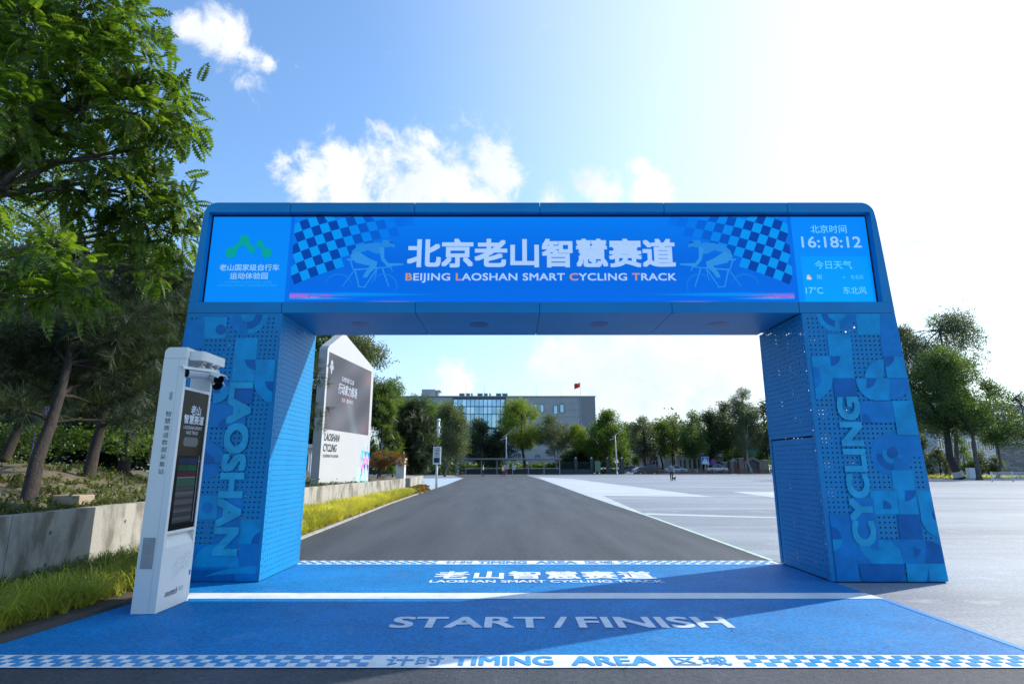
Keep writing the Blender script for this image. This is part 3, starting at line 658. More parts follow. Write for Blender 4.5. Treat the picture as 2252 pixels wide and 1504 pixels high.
# display: an LED screen, so what it shows is emitted colour
b = MB(); SY = GY0 + .1; e_ = lin
b.prism([(OL - .01, SY + .026, OB - .01), (OR + .01, SY + .026, OB - .01), (OR + .01, SY + .026, OT + .01), (OL - .01, SY + .026, OT + .01)], [(OL - .01, SY + .029, OB - .01), (OR + .01, SY + .029, OB - .01), (OR + .01, SY + .029, OT + .01), (OL - .01, SY + .029, OT + .01)])
b.build('screen_backing', m_dark, gate)
b = MB(); sy = SY + .02; z0, z1 = OB + .008, OT - .03
xa, xb = OL + .02, OR - .02; d1, d2 = -3.56, 4.49
def q4(x0, x1, za, zb, y, cb, ct): b.poly([(x0, y, za), (x1, y, za), (x1, y, zb), (x0, y, zb)], 0, [cb, cb, ct, ct])
q4(xa, d1 - .03, z0, z1, sy, e_((0, 138, 252)), e_((0, 134, 250))); q4(d1 - .03, d1 + .03, z0, z1, sy, e_((0, 112, 232)), e_((0, 108, 230)))
zc = (z0 + z1) / 2
q4(d1 + .03, d2 - .02, z0, zc, sy, e_((0, 108, 236)), e_((0, 104, 226))); q4(d1 + .03, d2 - .02, zc, z1, sy, e_((0, 104, 226)), e_((0, 124, 246)))
q4(d2 - .02, d2 + .04, z0, z1, sy, e_((0, 108, 232)), e_((0, 108, 232))); q4(d2 + .04, xb, z0, z1, sy, e_((0, 142, 255)), e_((0, 136, 255)))
q4(4.62, 5.70, 4.13, 4.88, sy - .003, e_((0, 162, 255)), e_((0, 152, 255)))
DK, LT, BG = (0, 66, 168), (0, 150, 246), (0, 112, 236)
def mixc(a, c, t): return lin(tuple(a[i] * (1 - t) + c[i] * t for i in range(3)))
def mir(p, f): return (0.945 - p[0], p[1]) if f else p
def spt(px, py): p = at(px, py, SY); return (p.x, p.z)
for f in (0, 1):
    # checkered flag: warped grid of squares fading towards the middle
    G = {}
    for i in range(-10, 22):
        for j in range(-12, 18):
            u, v_ = i, j
            px = 628 + u * 18 + v_ * 7.2 + .09 * u * u; py = 520 - u * 7.4 + v_ * 19.5 + .2 * u * u - .015 * u * v_
            G[i, j] = spt(px, py)
    lim = lambda x: spt(640, 470)[1]
    for i in range(-10, 21):
        for j in range(-12, 17):
            q = [G[i, j], G[i, j + 1], G[i + 1, j + 1], G[i + 1, j]]; cx = sum(p[0] for p in q) / 4; cz = sum(p[1] for p in q) / 4
            t_ = (cx - d1) / 1.85
            zlow = 4.28 + .61 * (cx - d1)
            if cx < d1 + .02 or cx > d1 + 1.9 or cz > z1 + .02 or cz < zlow: continue
            q = [(max(p[0], d1 + .035), min(p[1], z1)) for p in q]; fade = min(1, max(0, (t_ - .38) / .62)) ** .8
            q = [mir(p, f) for p in q]; 
            if f: q = q[::-1]
            b.poly([(x, sy - .002, z) for x, z in q], 0, mixc(DK if (i + j) % 2 else LT, BG, fade))
    # light streaks along the bottom
    for xc, zz, hw, hh, cc in ((d1 + .05, 4.225, 1.0, .055, (215, 100, 215)), (d1 + .9, 4.24, 1.7, .05, (0, 150, 255)), (d1 + .35, 4.175, .9, .022, (60, 175, 255)), (d1 + 1.65, 4.125, .5, .012, (120, 120, 235)), (d1 + .3, 4.195, .5, .018, (240, 150, 225))):
        bgc = e_((0, 106, 230)); n = 12
        for k in range(n):
            for s1 in (-1, 1):
                t0, t1 = -1 + 2 * k / n, -1 + 2 * (k + 1) / n
                f0, f1 = 1 - abs(t0) ** 1.5, 1 - abs(t1) ** 1.5; x0_, x1_ = xc + t0 * hw, xc + t1 * hw
                if x0_ < d1 + .035: continue
                A_, B_ = [tuple(bgc[i] * (1 - q) + lin(cc)[i] * q for i in range(3)) for q in (f0, f1)]
                P4 = [(x0_, zz), (x1_, zz), (x1_, zz + s1 * hh * f1), (x0_, zz + s1 * hh * f0)]; C4 = [A_, B_, bgc, bgc]
                P4 = [mir(p, f) for p in P4]
                if s1 * (1 if not f else -1) < 0: P4, C4 = P4[::-1], C4[::-1]
                b.poly([(x, sy - .004, z) for x, z in P4], 0, C4)
    # racing cyclist in pale blue
    def Z(x, y): return mir(spt(420 + x / 2.887, 430 + y / 2.887), f)
    def pg(pts, c, y): 
        pp = [(x, y, z) for x, z in [Z(*p) for p in pts]]; b.poly(pp if not f else pp[::-1], 0, lin(c))
    def bar(p, q, w_, c, y=-.006):
        dx, dy = q[0] - p[0], q[1] - p[1]; l_ = math.hypot(dx, dy) or 1; nx, ny = -dy / l_ * w_ / 2, dx / l_ * w_ / 2
        pg([(p[0] + nx, p[1] + ny), (q[0] + nx * .6, q[1] + ny * .6), (q[0] - nx * .6, q[1] - ny * .6), (p[0] - nx, p[1] - ny)], c, sy + y)
    R1, R2, R3 = (34, 134, 226), (44, 144, 230), (14, 120, 230)
    for cx, cy, a0, a1 in ((935, 570, 185, 350), (1225, 570, 190, 395)):
        n = 22
        for k in range(n):
            a, c_ = R(a0 + (a1 - a0) * k / n), R(a0 + (a1 - a0) * (k + 1) / n); w1 = 5 + 7 * math.sin(math.pi * k / n)
            pg([(cx + 86 * math.cos(a), cy + 78 * math.sin(a)), (cx + 86 * math.cos(c_), cy + 78 * math.sin(c_)), (cx + (86 - w1) * math.cos(c_), cy + (78 - w1) * math.sin(c_)), (cx + (86 - w1) * math.cos(a), cy + (78 - w1) * math.sin(a))], R3, sy - .006)
    pg([(1010, 395), (1022, 350), (1062, 315), (1130, 300), (1195, 298), (1228, 322), (1222, 360), (1180, 370), (1120, 345), (1060, 365), (1030, 400)], R1, sy - .007)
    pg([(1010, 378), (1060, 352), (1130, 398), (1182, 420), (1170, 446), (1110, 440), (1045, 425)], R2, sy - .008)
    pg([(1182, 415), (1176, 455), (1135, 490), (1118, 518), (1090, 520), (1100, 492), (1138, 440)], R2, sy - .009)
    pg([(1190, 330), (1226, 325), (1226, 395), (1250, 428), (1345, 430), (1350, 440), (1245, 450), (1208, 410)], R2, sy - .009)
    pg([(1205, 300), (1222, 280), (1262, 284), (1292, 312), (1292, 330), (1262, 322), (1240, 330), (1222, 318)], R1, sy - .010)
    pg([(1256, 288), (1284, 296), (1290, 306), (1262, 300)], (10, 80, 190), sy - .011)
    pg([(988, 400), (1040, 398), (1038, 412), (992, 410)], R2, sy - .008)
    for p, q, w_ in (((1010, 410), (1030, 470), 10), ((1030, 470), (1265, 452), 10), ((1040, 475), (1065, 575), 10), ((1180, 462), (1100, 580), 9), ((1215, 462), (1255, 578), 10), ((1180, 455), (1165, 540), 6), ((1030, 480), (960, 575), 6), ((1262, 440), (1278, 480), 8), ((1060, 575), (1110, 582), 7)): bar(p, q, w_, R2)
T1, T2 = e_((168, 206, 255)), e_((198, 150, 118)); yy = sy - .0135
write(b, '北京老山智慧赛道', (-1.68, yy, 4.685), (4.3, 0, 0), (0, 0, .49), .032, c=T1, space=.98)
write(b, 'BEIJING LAOSHAN SMART CYCLING TRACK', (-1.69, yy, 4.43), (4.3, 0, 0), (0, 0, .16), .022, c=T1, c1=T2, idx=(0, 8, 22, 30), space=1.05)
for t_, x0_, x1_, za, zb, bo, c_ in (('老山国家级自行车', -4.66, -3.71, 4.63, 4.74, .008, (150, 205, 245)), ('运动体验园', -4.48, -3.88, 4.49, 4.60, .008, (150, 205, 245)),
        ('LAOSHAN NATIONAL LEVEL', -4.55, -3.80, 4.425, 4.46, 0, (40, 170, 240)), ('CYCLING SPORTS EXPERIENCE PARK', -4.65, -3.72, 4.37, 4.405, 0, (40, 170, 240)),
        ('北京时间', 4.83, 5.41, 5.27, 5.41, .004, (110, 215, 255)), ('16:18:12', 4.66, 5.62, 5.02, 5.21, .015, (150, 205, 255)), ('今日天气', 4.83, 5.42, 4.66, 4.80, .004, (95, 215, 255)),
        ('雨', 4.84, 4.92, 4.49, 4.56, 0, (110, 210, 250)), ('东北风', 5.38, 5.58, 4.49, 4.56, 0, (90, 205, 250)), ('17°C', 4.64, 4.91, 4.25, 4.36, .006, (110, 215, 250)), ('东北风', 5.23, 5.60, 4.245, 4.365, .002, (110, 215, 250))):
    write(b, t_, (x0_, yy, za), (x1_ - x0_, 0, 0), (0, 0, zb - za), bo, c=e_(c_))
def disc(cx, cz, r, c_, y=yy, n=18): b.poly([(cx + r * math.cos(2 * math.pi * k / n), y, cz + r * math.sin(2 * math.pi * k / n)) for k in range(n)], 0, c_)
disc(4.71, 4.535, .028, e_((235, 190, 110)), yy); disc(4.70, 4.505, .024, e_((205, 215, 240)), yy - .001); disc(4.735, 4.50, .02, e_((205, 215, 240)), yy - .002); disc(5.27, 4.52, .02, e_((40, 190, 235)), yy)
LG = e_((0, 160, 158))   # emblem of joined drops
def em(x, y): return spt(420 + x / 2.887, 430 + y / 2.887)
for k, (cx, cy, r) in enumerate(((253, 362, 37), (338, 282, 36), (385, 344, 24), (437, 306, 25), (480, 364, 34))):
    p = em(cx, cy); disc(p[0], p[1], r / 2.887 / 141, LG, yy - .0006 * k, 24)
for k, pts in enumerate(([(228, 335), (262, 326), (288, 312), (304, 292), (306, 268), (372, 272), (370, 300), (340, 318), (312, 324), (296, 340), (288, 372), (255, 390)],
            [(330, 312), (372, 292), (378, 312), (398, 324), (408, 340), (385, 366), (362, 350), (352, 330)], [(420, 322), (448, 328), (456, 352), (500, 340), (494, 330), (468, 332), (462, 312), (440, 300)])):
    b.poly([(x, yy - .004 - .0006 * k, z) for x, z in [em(*p) for p in pts]], 0, LG)
b.build('led_display', m_screen, gate)
# ------------------------------------------------------------------ data kiosk beside the track
KX, KB = -3.92, -4.19; K0, K1 = 6.735, 7.39
kio = thing('data_kiosk', 'tall slim white kiosk with black glass front by the left gate leg', 'kiosk', (-4.05, 7.06, .008))
def kbox(name, x0, x1, y0, y1, z0, z1, m=m_kiosk, bev=.004):
    b = MB(); b.box(x0, x1, y0, y1, z0, z1); return b.build(name, m, kio, bev=bev)
b = MB(); b.prism([(KB, K0, .012), (KX - .08, K0, .012), (KX - .08, K0, 2.525), (KB, K0, 2.525)], [(KB, K1, .012), (KX - .08, K1, .012), (KX - .08, K1, 2.525), (KB, K1, 2.525)])
b.box(KB, KX - .08, K0, K0 + .045, 2.525, 2.86); b.box(KB, KX - .08, K1 - .04, K1, 2.525, 2.86); b.build('body', m_kiosk, kio)
b = MB(); r_ = .07; prof = [(KX - .001, 2.862), (KX - .001, 3.0)] + rc(KB + r_, 3.0 - r_, r_, math.pi / 2, math.pi) + [(KB, 2.862)]
b.prism([(x, K0, z) for x, z in prof], [(x, K1, z) for x, z in prof]); b.build('top_cap', m_kiosk, kio, bev=.006)
kbox('frame_strip', KX - .079, KX, K0, K0 + .05, .012, 2.86); kbox('frame_strip', KX - .079, KX, K1 - .042, K1, .012, 2.86)
kbox('cross_rail', KX - .079, KX - .002, K0 + .051, K1 - .043, 2.495, 2.53); kbox('cross_rail', KX - .079, KX - .002, K0 + .051, K1 - .043, .835, .868)
kbox('lower_panel', KX - .079, KX - .002, K0 + .051, K1 - .043, .012, .69)
b = MB(); y0, y1 = K0 + .051, K1 - .043; b.poly([(KX - .003, y0, .69), (KX - .003, y1, .69), (KX - .078, y1, .834), (KX - .078, y0, .834)]); b.build('slanted_tray', m_kiosk, kio)
kbox('glass_front', KX - .079, KX - .012, K0 + .052, K1 - .044, .87, 2.493, m_glass, 0)
b = MB(); GXX = KX - .011; yy_ = lambda y: y
def kt(txt, ya, yb, za, zb, bo, c, x=GXX): write(b, txt, (x, ya, za), (0, yb - ya, 0), (0, 0, zb - za), bo, c=c)
b = MB(); kt('老山', 6.99, 7.21, 2.21, 2.33, .02, (.62, .68, .74)); b.build('glass_lettering', m_print, kio); b = MB(); kt('智慧赛道', 6.86, 7.30, 2.10, 2.21, .02, (.62, .68, .74))
b.build('glass_lettering', m_print, kio); b = MB(); kt('LAOSHAN SMART', 6.87, 7.28, 2.035, 2.075, .008, (.5, .55, .6)); b.build('glass_lettering', m_print, kio); b = MB(); kt('RACE TRACK', 6.94, 7.20, 1.975, 2.015, .008, (.5, .55, .6))
b.build('glass_lettering', m_print, kio)
b = MB(); n = 12
def rrect(x, ya, yb, za, zb, r, k=5):
    P_ = []
    for cy, cz, a in ((yb - r, zb - r, 0), (ya + r, zb - r, 90), (ya + r, za + r, 180), (yb - r, za + r, 270)):
        P_ += [(x, cy + r * math.cos(R(a + 90 * i / k)), cz + r * math.sin(R(a + 90 * i / k))) for i in range(k + 1)]
    return P_
b.poly(rrect(GXX, 6.90, 7.22, 1.83, 1.94, .045)); b.build('sensor_window', mat('sensor_grey', (.07, .09, .11), .3), kio)
b = MB(); sc = lambda y0, y1, z0, z1, c, x=GXX: b.poly([(x, y0, z0), (x, y1, z0), (x, y1, z1), (x, y0, z1)], 0, lin(c))
sc(6.85, 7.27, .93, 1.72, (16, 20, 30)); sc(6.86, 7.05, 1.62, 1.69, (18, 50, 90), GXX + .0008); sc(7.06, 7.25, 1.62, 1.69, (24, 48, 110), GXX + .0008); sc(6.86, 7.05, 1.54, 1.61, (14, 78, 62), GXX + .0008); sc(7.06, 7.25, 1.54, 1.61, (16, 90, 60), GXX + .0008)
sc(6.86, 7.25, 1.48, 1.53, (80, 26, 44), GXX + .0008); sc(6.86, 7.25, 1.455, 1.472, (110, 130, 140), GXX + .0008); sc(6.86, 7.25, 1.36, 1.45, (52, 92, 84), GXX + .0008)
for k in range(14): v = 62 + 20 * math.sin(k * 1.9) + k; sc(6.86, 7.25, .95 + k * .029, .95 + (k + 1) * .029, (v, v + 10, v + 24), GXX + .0008)
b.build('touch_screen', vcol('dim_screen', .34), kio)
b = MB(); b.tube([(GXX + .003, 7.285, .93), (GXX + .003, 7.285, 1.72)], .004, 5); b.tube([(GXX + .003, 7.265, 1.66), (GXX + .003, 7.31, 1.66)], .004, 5); b.build('screen_edge', m_grey, kio)
# line drawing and maker's mark on the lower panel
b = MB()
def arc_(cy, cz, r, a0, a1, w_=.0022, n=8):
    for k in range(n):
        a, c_ = R(a0 + (a1 - a0) * k / n), R(a0 + (a1 - a0) * (k + 1) / n)
        b.poly([(KX + .001, cy + (r + s_ * w_) * math.cos(q), cz + (r + s_ * w_) * math.sin(q)) for q, s_ in ((a, 0), (c_, 0), (c_, 1), (a, 1))], 0, (.28, .34, .42))
rr = random.Random(4)
for i in range(6):
    for j in range(4):
        cy, cz = 6.99 + i * .058 + (.029 if j % 2 else 0), .36 + j * .05 + i * .016
        if cy < 7.33: a = rr.choice((0, 60, 120, 180, 240)); arc_(cy, cz, .026, a, a + 240)
b.poly(rrect(KX + .0015, 7.335, 7.372, .31, .37, .015), 0, (.02, .25, .62))
b.build('line_drawing', m_print, kio); b = MB()
write(b, 'mentech', (KX + .001, 6.88, .15), (0, .24, 0), (0, .0, .075), .02, c=(.20, .23, .27), shear=.3); b.build('lettering', m_print, kio); b = MB(); write(b, '铭泰', (KX + .001, 7.15, .165), (0, .10, 0), (0, .0, .055), .0, c=(.42, .46, .5))
b.build('lettering', m_print, kio)
b = MB(); z = 2.235
for ch in '智慧赛道数据采集站':
    write(b, ch, (-4.085, K0 - .001, z - .066), (.068, 0, 0), (0, 0, .062), .004, c=(.10, .12, .14)); z -= .083
b.build('side_lettering', m_print, kio)
b = MB(); b.poly([(x, K0 - .001, z_) for _, x, z_ in rrect(0, -4.068, -4.03, 2.36, 2.46, .015)]); b.build('side_sensor', mat('sensor_pale', (.36, .37, .38), .5), kio)
gv = kbox('vent', -4.15, -4.015, K0 - .006, K0 + .01, .48, .81, m_grey, 0)
b = MB()
for k in range(16): b.box(-4.145, -4.02, K0 - .010, K0 - .0055, .489 + k * .02, .500 + k * .02)
b.build('vent_slat', mat('grey_slat', (.36, .37, .38), .5), gv)
b = MB(); cp_ = [(KX, 6.80), (-3.80, 6.80)] + [(-3.80 + .05 * math.sin(R(a)), 6.85 - .05 * math.cos(R(a))) for a in (15, 40, 65, 90)] + [(-3.75, 7.32), (KX, 7.32)]
b.prism([(x, y, 2.85) for x, y in cp_], [(x, y, 2.965) for x, y in cp_]); b.build('canopy', m_kiosk, kio, bev=.006)

def cctv(loc, aim, label):
    t = thing('surveillance_camera', label, 'camera', loc, 'cameras under the kiosk canopy'); D = Vector(aim).normalized(); p = Vector(loc); c_ = p + Vector((0, 0, -.15)); KK = 1.5
    side = D.cross(Vector((0, 0, 1))).normalized(); up = side.cross(D)
    b = MB(); b.box(p.x - .035, p.x + .035, p.y - .035, p.y + .035, p.z - .02, p.z); b.tube([p, c_], .014, 8); b.box(p.x - .028, p.x + .028, p.y - .028, p.y + .028, p.z - .085, p.z - .05); b.build('bracket', m_lgrey, t)
    def ring(o, w_, h, k=10): return [o + side * (w_ * math.cos(2 * math.pi * i / k)) + up * (h * math.sin(2 * math.pi * i / k)) for i in range(k)]
    b = MB(); b.prism(ring(c_ - D * .17, .056, .056), ring(c_ + D * .17, .06, .06)); b.build('housing', m_lgrey, t, smooth=False)
    b = MB(); b.prism(ring(c_ + D * .171, .058, .058), ring(c_ + D * .20, .062, .062)); b.build('lens_face', m_glass, t)
    b = MB(); a0 = c_ - D * .16 + up * .068; a1 = c_ + D * .25 + up * .072
    for s_ in (0,): b.prism([a0 - side * .07 - up * .035, a0 - side * .045, a0 + side * .045, a0 + side * .07 - up * .035, a0 + side * .064 - up * .04, a0 + side * .042 - up * .007, a0 - side * .042 - up * .007, a0 - side * .064 - up * .04],
                            [a1 - side * .07 - up * .035, a1 - side * .045, a1 + side * .045, a1 + side * .07 - up * .035, a1 + side * .064 - up * .04, a1 + side * .042 - up * .007, a1 - side * .042 - up * .007, a1 - side * .064 - up * .04])
    b.build('hood', m_kiosk, t)
cctv((-3.83, 6.93, 2.85), (-.55, -.85, -.02), 'camera nearest the viewer under the kiosk canopy, its dark lens facing forward')
cctv((-3.81, 7.22, 2.85), (.55, -.6, -.6), 'rearmost camera under the kiosk canopy, tilted steeply down')
cctv((-3.79, 7.06, 2.85), (.9, -.45, -.35), 'camera under the kiosk canopy, pointing down and right to the track')

# ------------------------------------------------------------------ big white sign with a screen behind the wall
P0, P1 = Vector((-7.27, 22, 0)), Vector((-6.74, 27.4, 0)); U_ = (P1 - P0).normalized(); N_ = Vector((U_.y, -U_.x, 0)); Wd = (P1 - P0).length
sg = thing('cycling_sign', 'big white gabled sign board with a dark screen and LAOSHAN CYCLING lettering behind the wall', 'sign board', P0 + Vector((0, 0, .8)))
def SW(u, z, o=0): return P0 + U_ * u + N_ * o + Vector((0, 0, z))
ap = 1.7
outl = [(0, .75), (Wd, .75), (Wd, 6.1), (Wd - .06, 6.25), (ap + .3, 7.0), (ap, 7.08), (ap - .3, 7.0), (.12, 6.25), (0, 6.1)]
b = MB(); b.prism([SW(u, z, 0) for u, z in outl], [SW(u, z, -.34) for u, z in outl]); b.build('body', mat('sign_white', (.43, .44, .455), .6, (.41, .425, .44), 1), sg)
scr = [(.17, 3.0), (5.1, 3.0), (5.1, 6.02), (.17, 6.02)]
b = MB(); rr = random.Random(2)
NXs, NZs = 22, 14
for i in range(NXs):
    for j in range(NZs):
        def colr(i, j):
            u, v_ = i / NXs, j / NZs; base = 98 + 10 * math.sin(3 * u + 5 * v_) + 8 * math.sin(11 * (u - v_)); red = max(0, math.sin(6 * u + 2.2) * math.sin(8 * v_ + 1)) ** 3 * 28; fig = 26 * math.exp(-((u - .52 + .4 * (v_ - .3)) / .07) ** 2) * (v_ < .5)
            return lin((base + red + fig * .6, base + 4 + fig, base + 14 + fig))
        c4 = [colr(i, j), colr(i + 1, j), colr(i + 1, j + 1), colr(i, j + 1)]
        u0, u1 = .17 + 4.93 * i / NXs, .17 + 4.93 * (i + 1) / NXs; a_, c_ = 3.0 + 3.02 * j / NZs, 3.0 + 3.02 * (j + 1) / NZs
        b.poly([SW(u0, a_, .012), SW(u1, a_, .012), SW(u1, c_, .012), SW(u0, c_, .012)], 0, c4)
so_ = [(.3, 5.42, .3, .42)]
write(b, 'D-MOVER CLUB', SW(1.55, 5.05, .02), U_ * 1.35, (0, 0, .20), .02, c=lin((190, 200, 220)), shear=.2)
write(b, '行动家力练场', SW(1.25, 4.5, .02), U_ * 2.1, (0, 0, .46), .012, c=lin((196, 208, 230)), shear=.2); write(b, '北京 · 嘉年华行', SW(1.65, 4.2, .02), U_ * 1.3, (0, 0, .18), .01, c=lin((190, 200, 220)))
for pts in ([(.30, 5.62), (.45, 5.75), (.60, 5.62), (.52, 5.62), (.52, 5.3), (.45, 5.15), (.38, 5.3), (.38, 5.62)], [(.24, 5.42), (.36, 5.6), (.36, 5.35)], [(.66, 5.42), (.54, 5.6), (.54, 5.35)]):
    b.poly([SW(u, z, .02) for u, z in pts], 0, lin((190, 205, 230)))
b.build('display', vcol('outdoor_screen', .95), sg)
b = MB(); dk = (.02, .022, .025)
write(b, 'LAOSHAN', SW(.24, 2.55, .006), U_ * 1.5, (0, 0, .30), .02, c=dk, shear=.25); write(b, 'CYCLING', SW(.2, 2.14, .006), U_ * 1.3, (0, 0, .30), .02, c=dk, shear=.25)
write(b, '老山国家级自行车运动体验园', SW(.2, 1.92, .006), U_ * 1.5, (0, 0, .12), .004, c=dk)
b.build('lettering', m_print, sg); b = MB()
pal = [(60, 200, 245), (0, 150, 230), (225, 130, 215), (90, 60, 180), (170, 235, 250), (240, 250, 255), (200, 150, 230)]
tri = [((4.35, 2.3), (4.7, 2.3), (4.55, 1.95), 0), ((4.7, 2.25), (5.05, 2.25), (4.95, 1.95), 1), ((5.05, 2.25), (5.4, 2.2), (5.38, 1.9), 1), ((4.3, 2.1), (4.55, 1.95), (4.4, 1.75), 0), ((4.7, 2.55), (4.85, 2.55), (4.78, 2.3), 4), ((5.05, 2.5), (5.2, 2.5), (5.15, 2.3), 0),
       ((4.55, 1.95), (4.95, 1.95), (4.7, 1.6), 2), ((4.95, 1.95), (5.38, 1.9), (5.2, 1.6), 2), ((4.7, 1.6), (4.95, 1.75), (4.9, 1.4), 3), ((5.1, 1.7), (5.38, 1.6), (5.3, 1.35), 3), ((4.5, 1.7), (4.7, 1.6), (4.45, 1.05), 2), ((4.45, 1.3), (4.6, 1.2), (4.2, .9), 1), ((4.85, 1.5), (4.95, 1.5), (4.98, .95), 0), ((5.2, 1.5), (5.3, 1.5), (5.38, 1.0), 0), ((4.4, 1.5), (4.5, 1.4), (4.42, 1.3), 3), ((4.6, 1.3), (4.7, 1.35), (4.68, 1.0), 6)]
for a_, c_, d_, k in tri: b.poly([SW(u, z, .006) for u, z in (a_, c_, d_)], 0, lin(pal[k]))
for cu, cz, r in ((4.15, 1.15, .42), (5.1, 1.1, .36), (4.6, 1.05, .3)):
    b.poly([SW(min(cu + r * .62 * math.cos(2 * math.pi * k / 20), Wd - .02), cz + r * math.sin(2 * math.pi * k / 20) * .9, .004) for k in range(20)], 0, lin((178, 240, 248)))
b.build('artwork', m_print, sg)

# ------------------------------------------------------------------ grasses
m_grass = leafmat('verge_grass', (.16, .20, .02), (.42, .40, .04), (.72, .62, .12), .35)
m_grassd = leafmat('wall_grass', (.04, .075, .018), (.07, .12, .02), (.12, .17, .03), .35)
def T_tuft(n, h, lean, w, seed):
    r = np.random.default_rng(seed); V = []; F = []; k = 0
    for _ in range(n):
        a = r.uniform(0, 6.28); l = lean * r.uniform(.25, 1.15); hh = h * r.uniform(.55, 1.1); rx, ry = r.normal(size=2) * .035; dx, dy = math.cos(a), math.sin(a); ww = w * r.uniform(.7, 1.3)
        for t, z, q in ((0, 0, 1), (.25, .55, .9), (.6, .92, .6), (1, .88 - .3 * l, .12)):
            for s_ in (-1, 1): V.append((rx + dx * l * t - dy * s_ * ww * q, ry + dy * l * t + dx * s_ * ww * q, hh * z))
        for j in range(3): F.append((k + 2 * j, k + 2 * j + 1, k + 2 * j + 3, k + 2 * j + 2))
        k += 8
    return np.array(V), np.array(F)
def scatter(name, label, cat, m, tv_list, pts, smin, smax, seed=1):
    rng = np.random.default_rng(seed); P = np.array(pts, float); parts = []; idx = rng.integers(0, len(tv_list), len(P))
    for k, (tv, tf) in enumerate(tv_list):
        p = P[idx == k]
        if not len(p): continue
        a = rng.uniform(0, 6.28, len(p)); D = np.stack([np.cos(a), np.sin(a), np.zeros(len(p))], 1); M = frames(D, jit=.12, rng=rng)
        parts.append(place(tv, tf, p, M, rng.uniform(smin, smax, len(p))))
    V, F = join(parts); o = np_obj(name, V, F, m, None, P[0]); return tag(o, label, cat, kind='stuff')
def ex(y):
    for (x0, y0), (x1, y1) in zip(ke, ke[1:]):
        if y <= y1: return x0 + (x1 - x0) * (y - y0) / (y1 - y0)
    return ke[-1][0]
rg = np.random.default_rng(11); pts = []
for _ in range(480):
    y = 3.2 + 9.5 * rg.random() ** .9; x0, x1 = wx(y) + .55, ex(y) - .28; pts.append((x0 + (x1 - x0) * rg.random() ** .8, y, .03))
for _ in range(1500):
    y = 12 + 20.5 * rg.random(); x0, x1 = wx(y) + .45, ex(y) - .2; pts.append((x0 + (x1 - x0) * rg.random() ** .8, y, .03))
pts = [p for p in pts if not (-4.4 < p[0] and 6.5 < p[1] < 7.6)]
near, pts = [p for p in pts if p[1] < 11], [p for p in pts if p[1] >= 11]
tufts = [T_tuft(26, .37, .58, .0065, s_) for s_ in (1, 2, 3, 4)]
scatter('ornamental_grass', 'yellow green ornamental grass in a strip between the wall and the track', 'grass', m_grass, tufts, pts, .5, 1.25)
scatter('ornamental_grass', 'ornamental grass tufts in partial shade left of the kiosk', 'grass', leafmat('verge_grass_shaded', (.12, .15, .02), (.30, .32, .04), (.60, .56, .12), .35), tufts, near, .4, .95, 2)  # darker copy of the verge grass colours, with the near shade put into them
pts = []
for _ in range(900):
    y = 3.2 + 29 * rg.random() ** 1.3; pts.append((wx(y) + .04 + .6 * rg.random(), y, .03))
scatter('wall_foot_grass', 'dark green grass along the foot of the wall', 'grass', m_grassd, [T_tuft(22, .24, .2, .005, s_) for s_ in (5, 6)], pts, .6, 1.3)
pts = []
for _ in range(3000):
    y = 6 + 22 * rg.random() ** 1.2; d = .05 + 16 * rg.random() ** 2; x = wx(y) - .2 - d
    if math.sin(x * 1.1 + 1) * math.sin(y * .9) + .7 * rg.random() > -.02 or d < 1.2: pts.append((x, y, hill_z(x, y) + .09 * math.sin(x * 1.3 + y * .7) * min(1, d)))
scatter('hill_weeds', 'low weeds and grass over the bare soil of the slope', 'ground cover', leafmat('weeds', (.045, .065, .02), (.09, .11, .03), (.15, .16, .05), .25), [T_tuft(9, .12, .12, .011, 7), T_tuft(12, .09, .14, .016, 8), (lambda q: (q[0] * .13 + np.array([0, 0, .04]), q[1]))(T_cluster(9, .9, 5, .34))], pts, .7, 1.6)
rb = random.Random(9); pts = []
for _ in range(420):
    y = rb.uniform(33.8, 39.5); pts.append((rb.uniform(-6.15, -5.6) + (y - 36) * -.04, y, .05))
scatter('border_shrub', 'low reddish brown border shrub where the grass strip ends', 'shrub', leafmat('redshrub', (.10, .05, .03), (.14, .08, .035), (.13, .13, .04), .3), [T_cluster(10, .7, 6, .3)], pts, .35, .55)
b = MB(); b.box(-7.35, -6.87, 9.35, 9.7, 0, .15, T=Matrix.Translation((.0, 0, .99))); tag(b.build('stone_block', mat('block_tan', (.38, .30, .22), .9, None, 6, .4), loc=(-7.1, 9.5, 1), bev=.012), 'pale tan stone block lying on the slope by the leaning pine', 'stone')
# ------------------------------------------------------------------ trees near the gate
m_leafA = leafmat('ash_leaf', (.022, .048, .008), (.06, .112, .015), (.15, .21, .028), .5, .4)
m_pine = leafmat('pine_needles', (.018, .034, .018), (.032, .055, .026), (.06, .085, .035), .2, .55)
m_lf1 = leafmat('leaf_mid', (.028, .056, .018), (.06, .105, .03), (.12, .17, .055), .45)
m_lf2 = leafmat('leaf_yellow', (.07, .11, .015), (.14, .19, .025), (.22, .27, .04), .45)
m_lf3 = leafmat('leaf_grey', (.045, .062, .035), (.085, .11, .06), (.13, .16, .10), .35)
m_lf4 = leafmat('leaf_dark', (.016, .034, .016), (.030, .056, .026), (.055, .09, .04), .35)
m_lf5 = leafmat('leaf_fresh', (.03, .058, .012), (.07, .12, .022), (.13, .20, .035), .45)
def pxb(l): return [(tuple(at(x, y, Y)), r * Y / 1251) for x, y, r, Y in l]
def rel(base, l): return [tuple(Vector(p) - Vector(base)) for p in l]
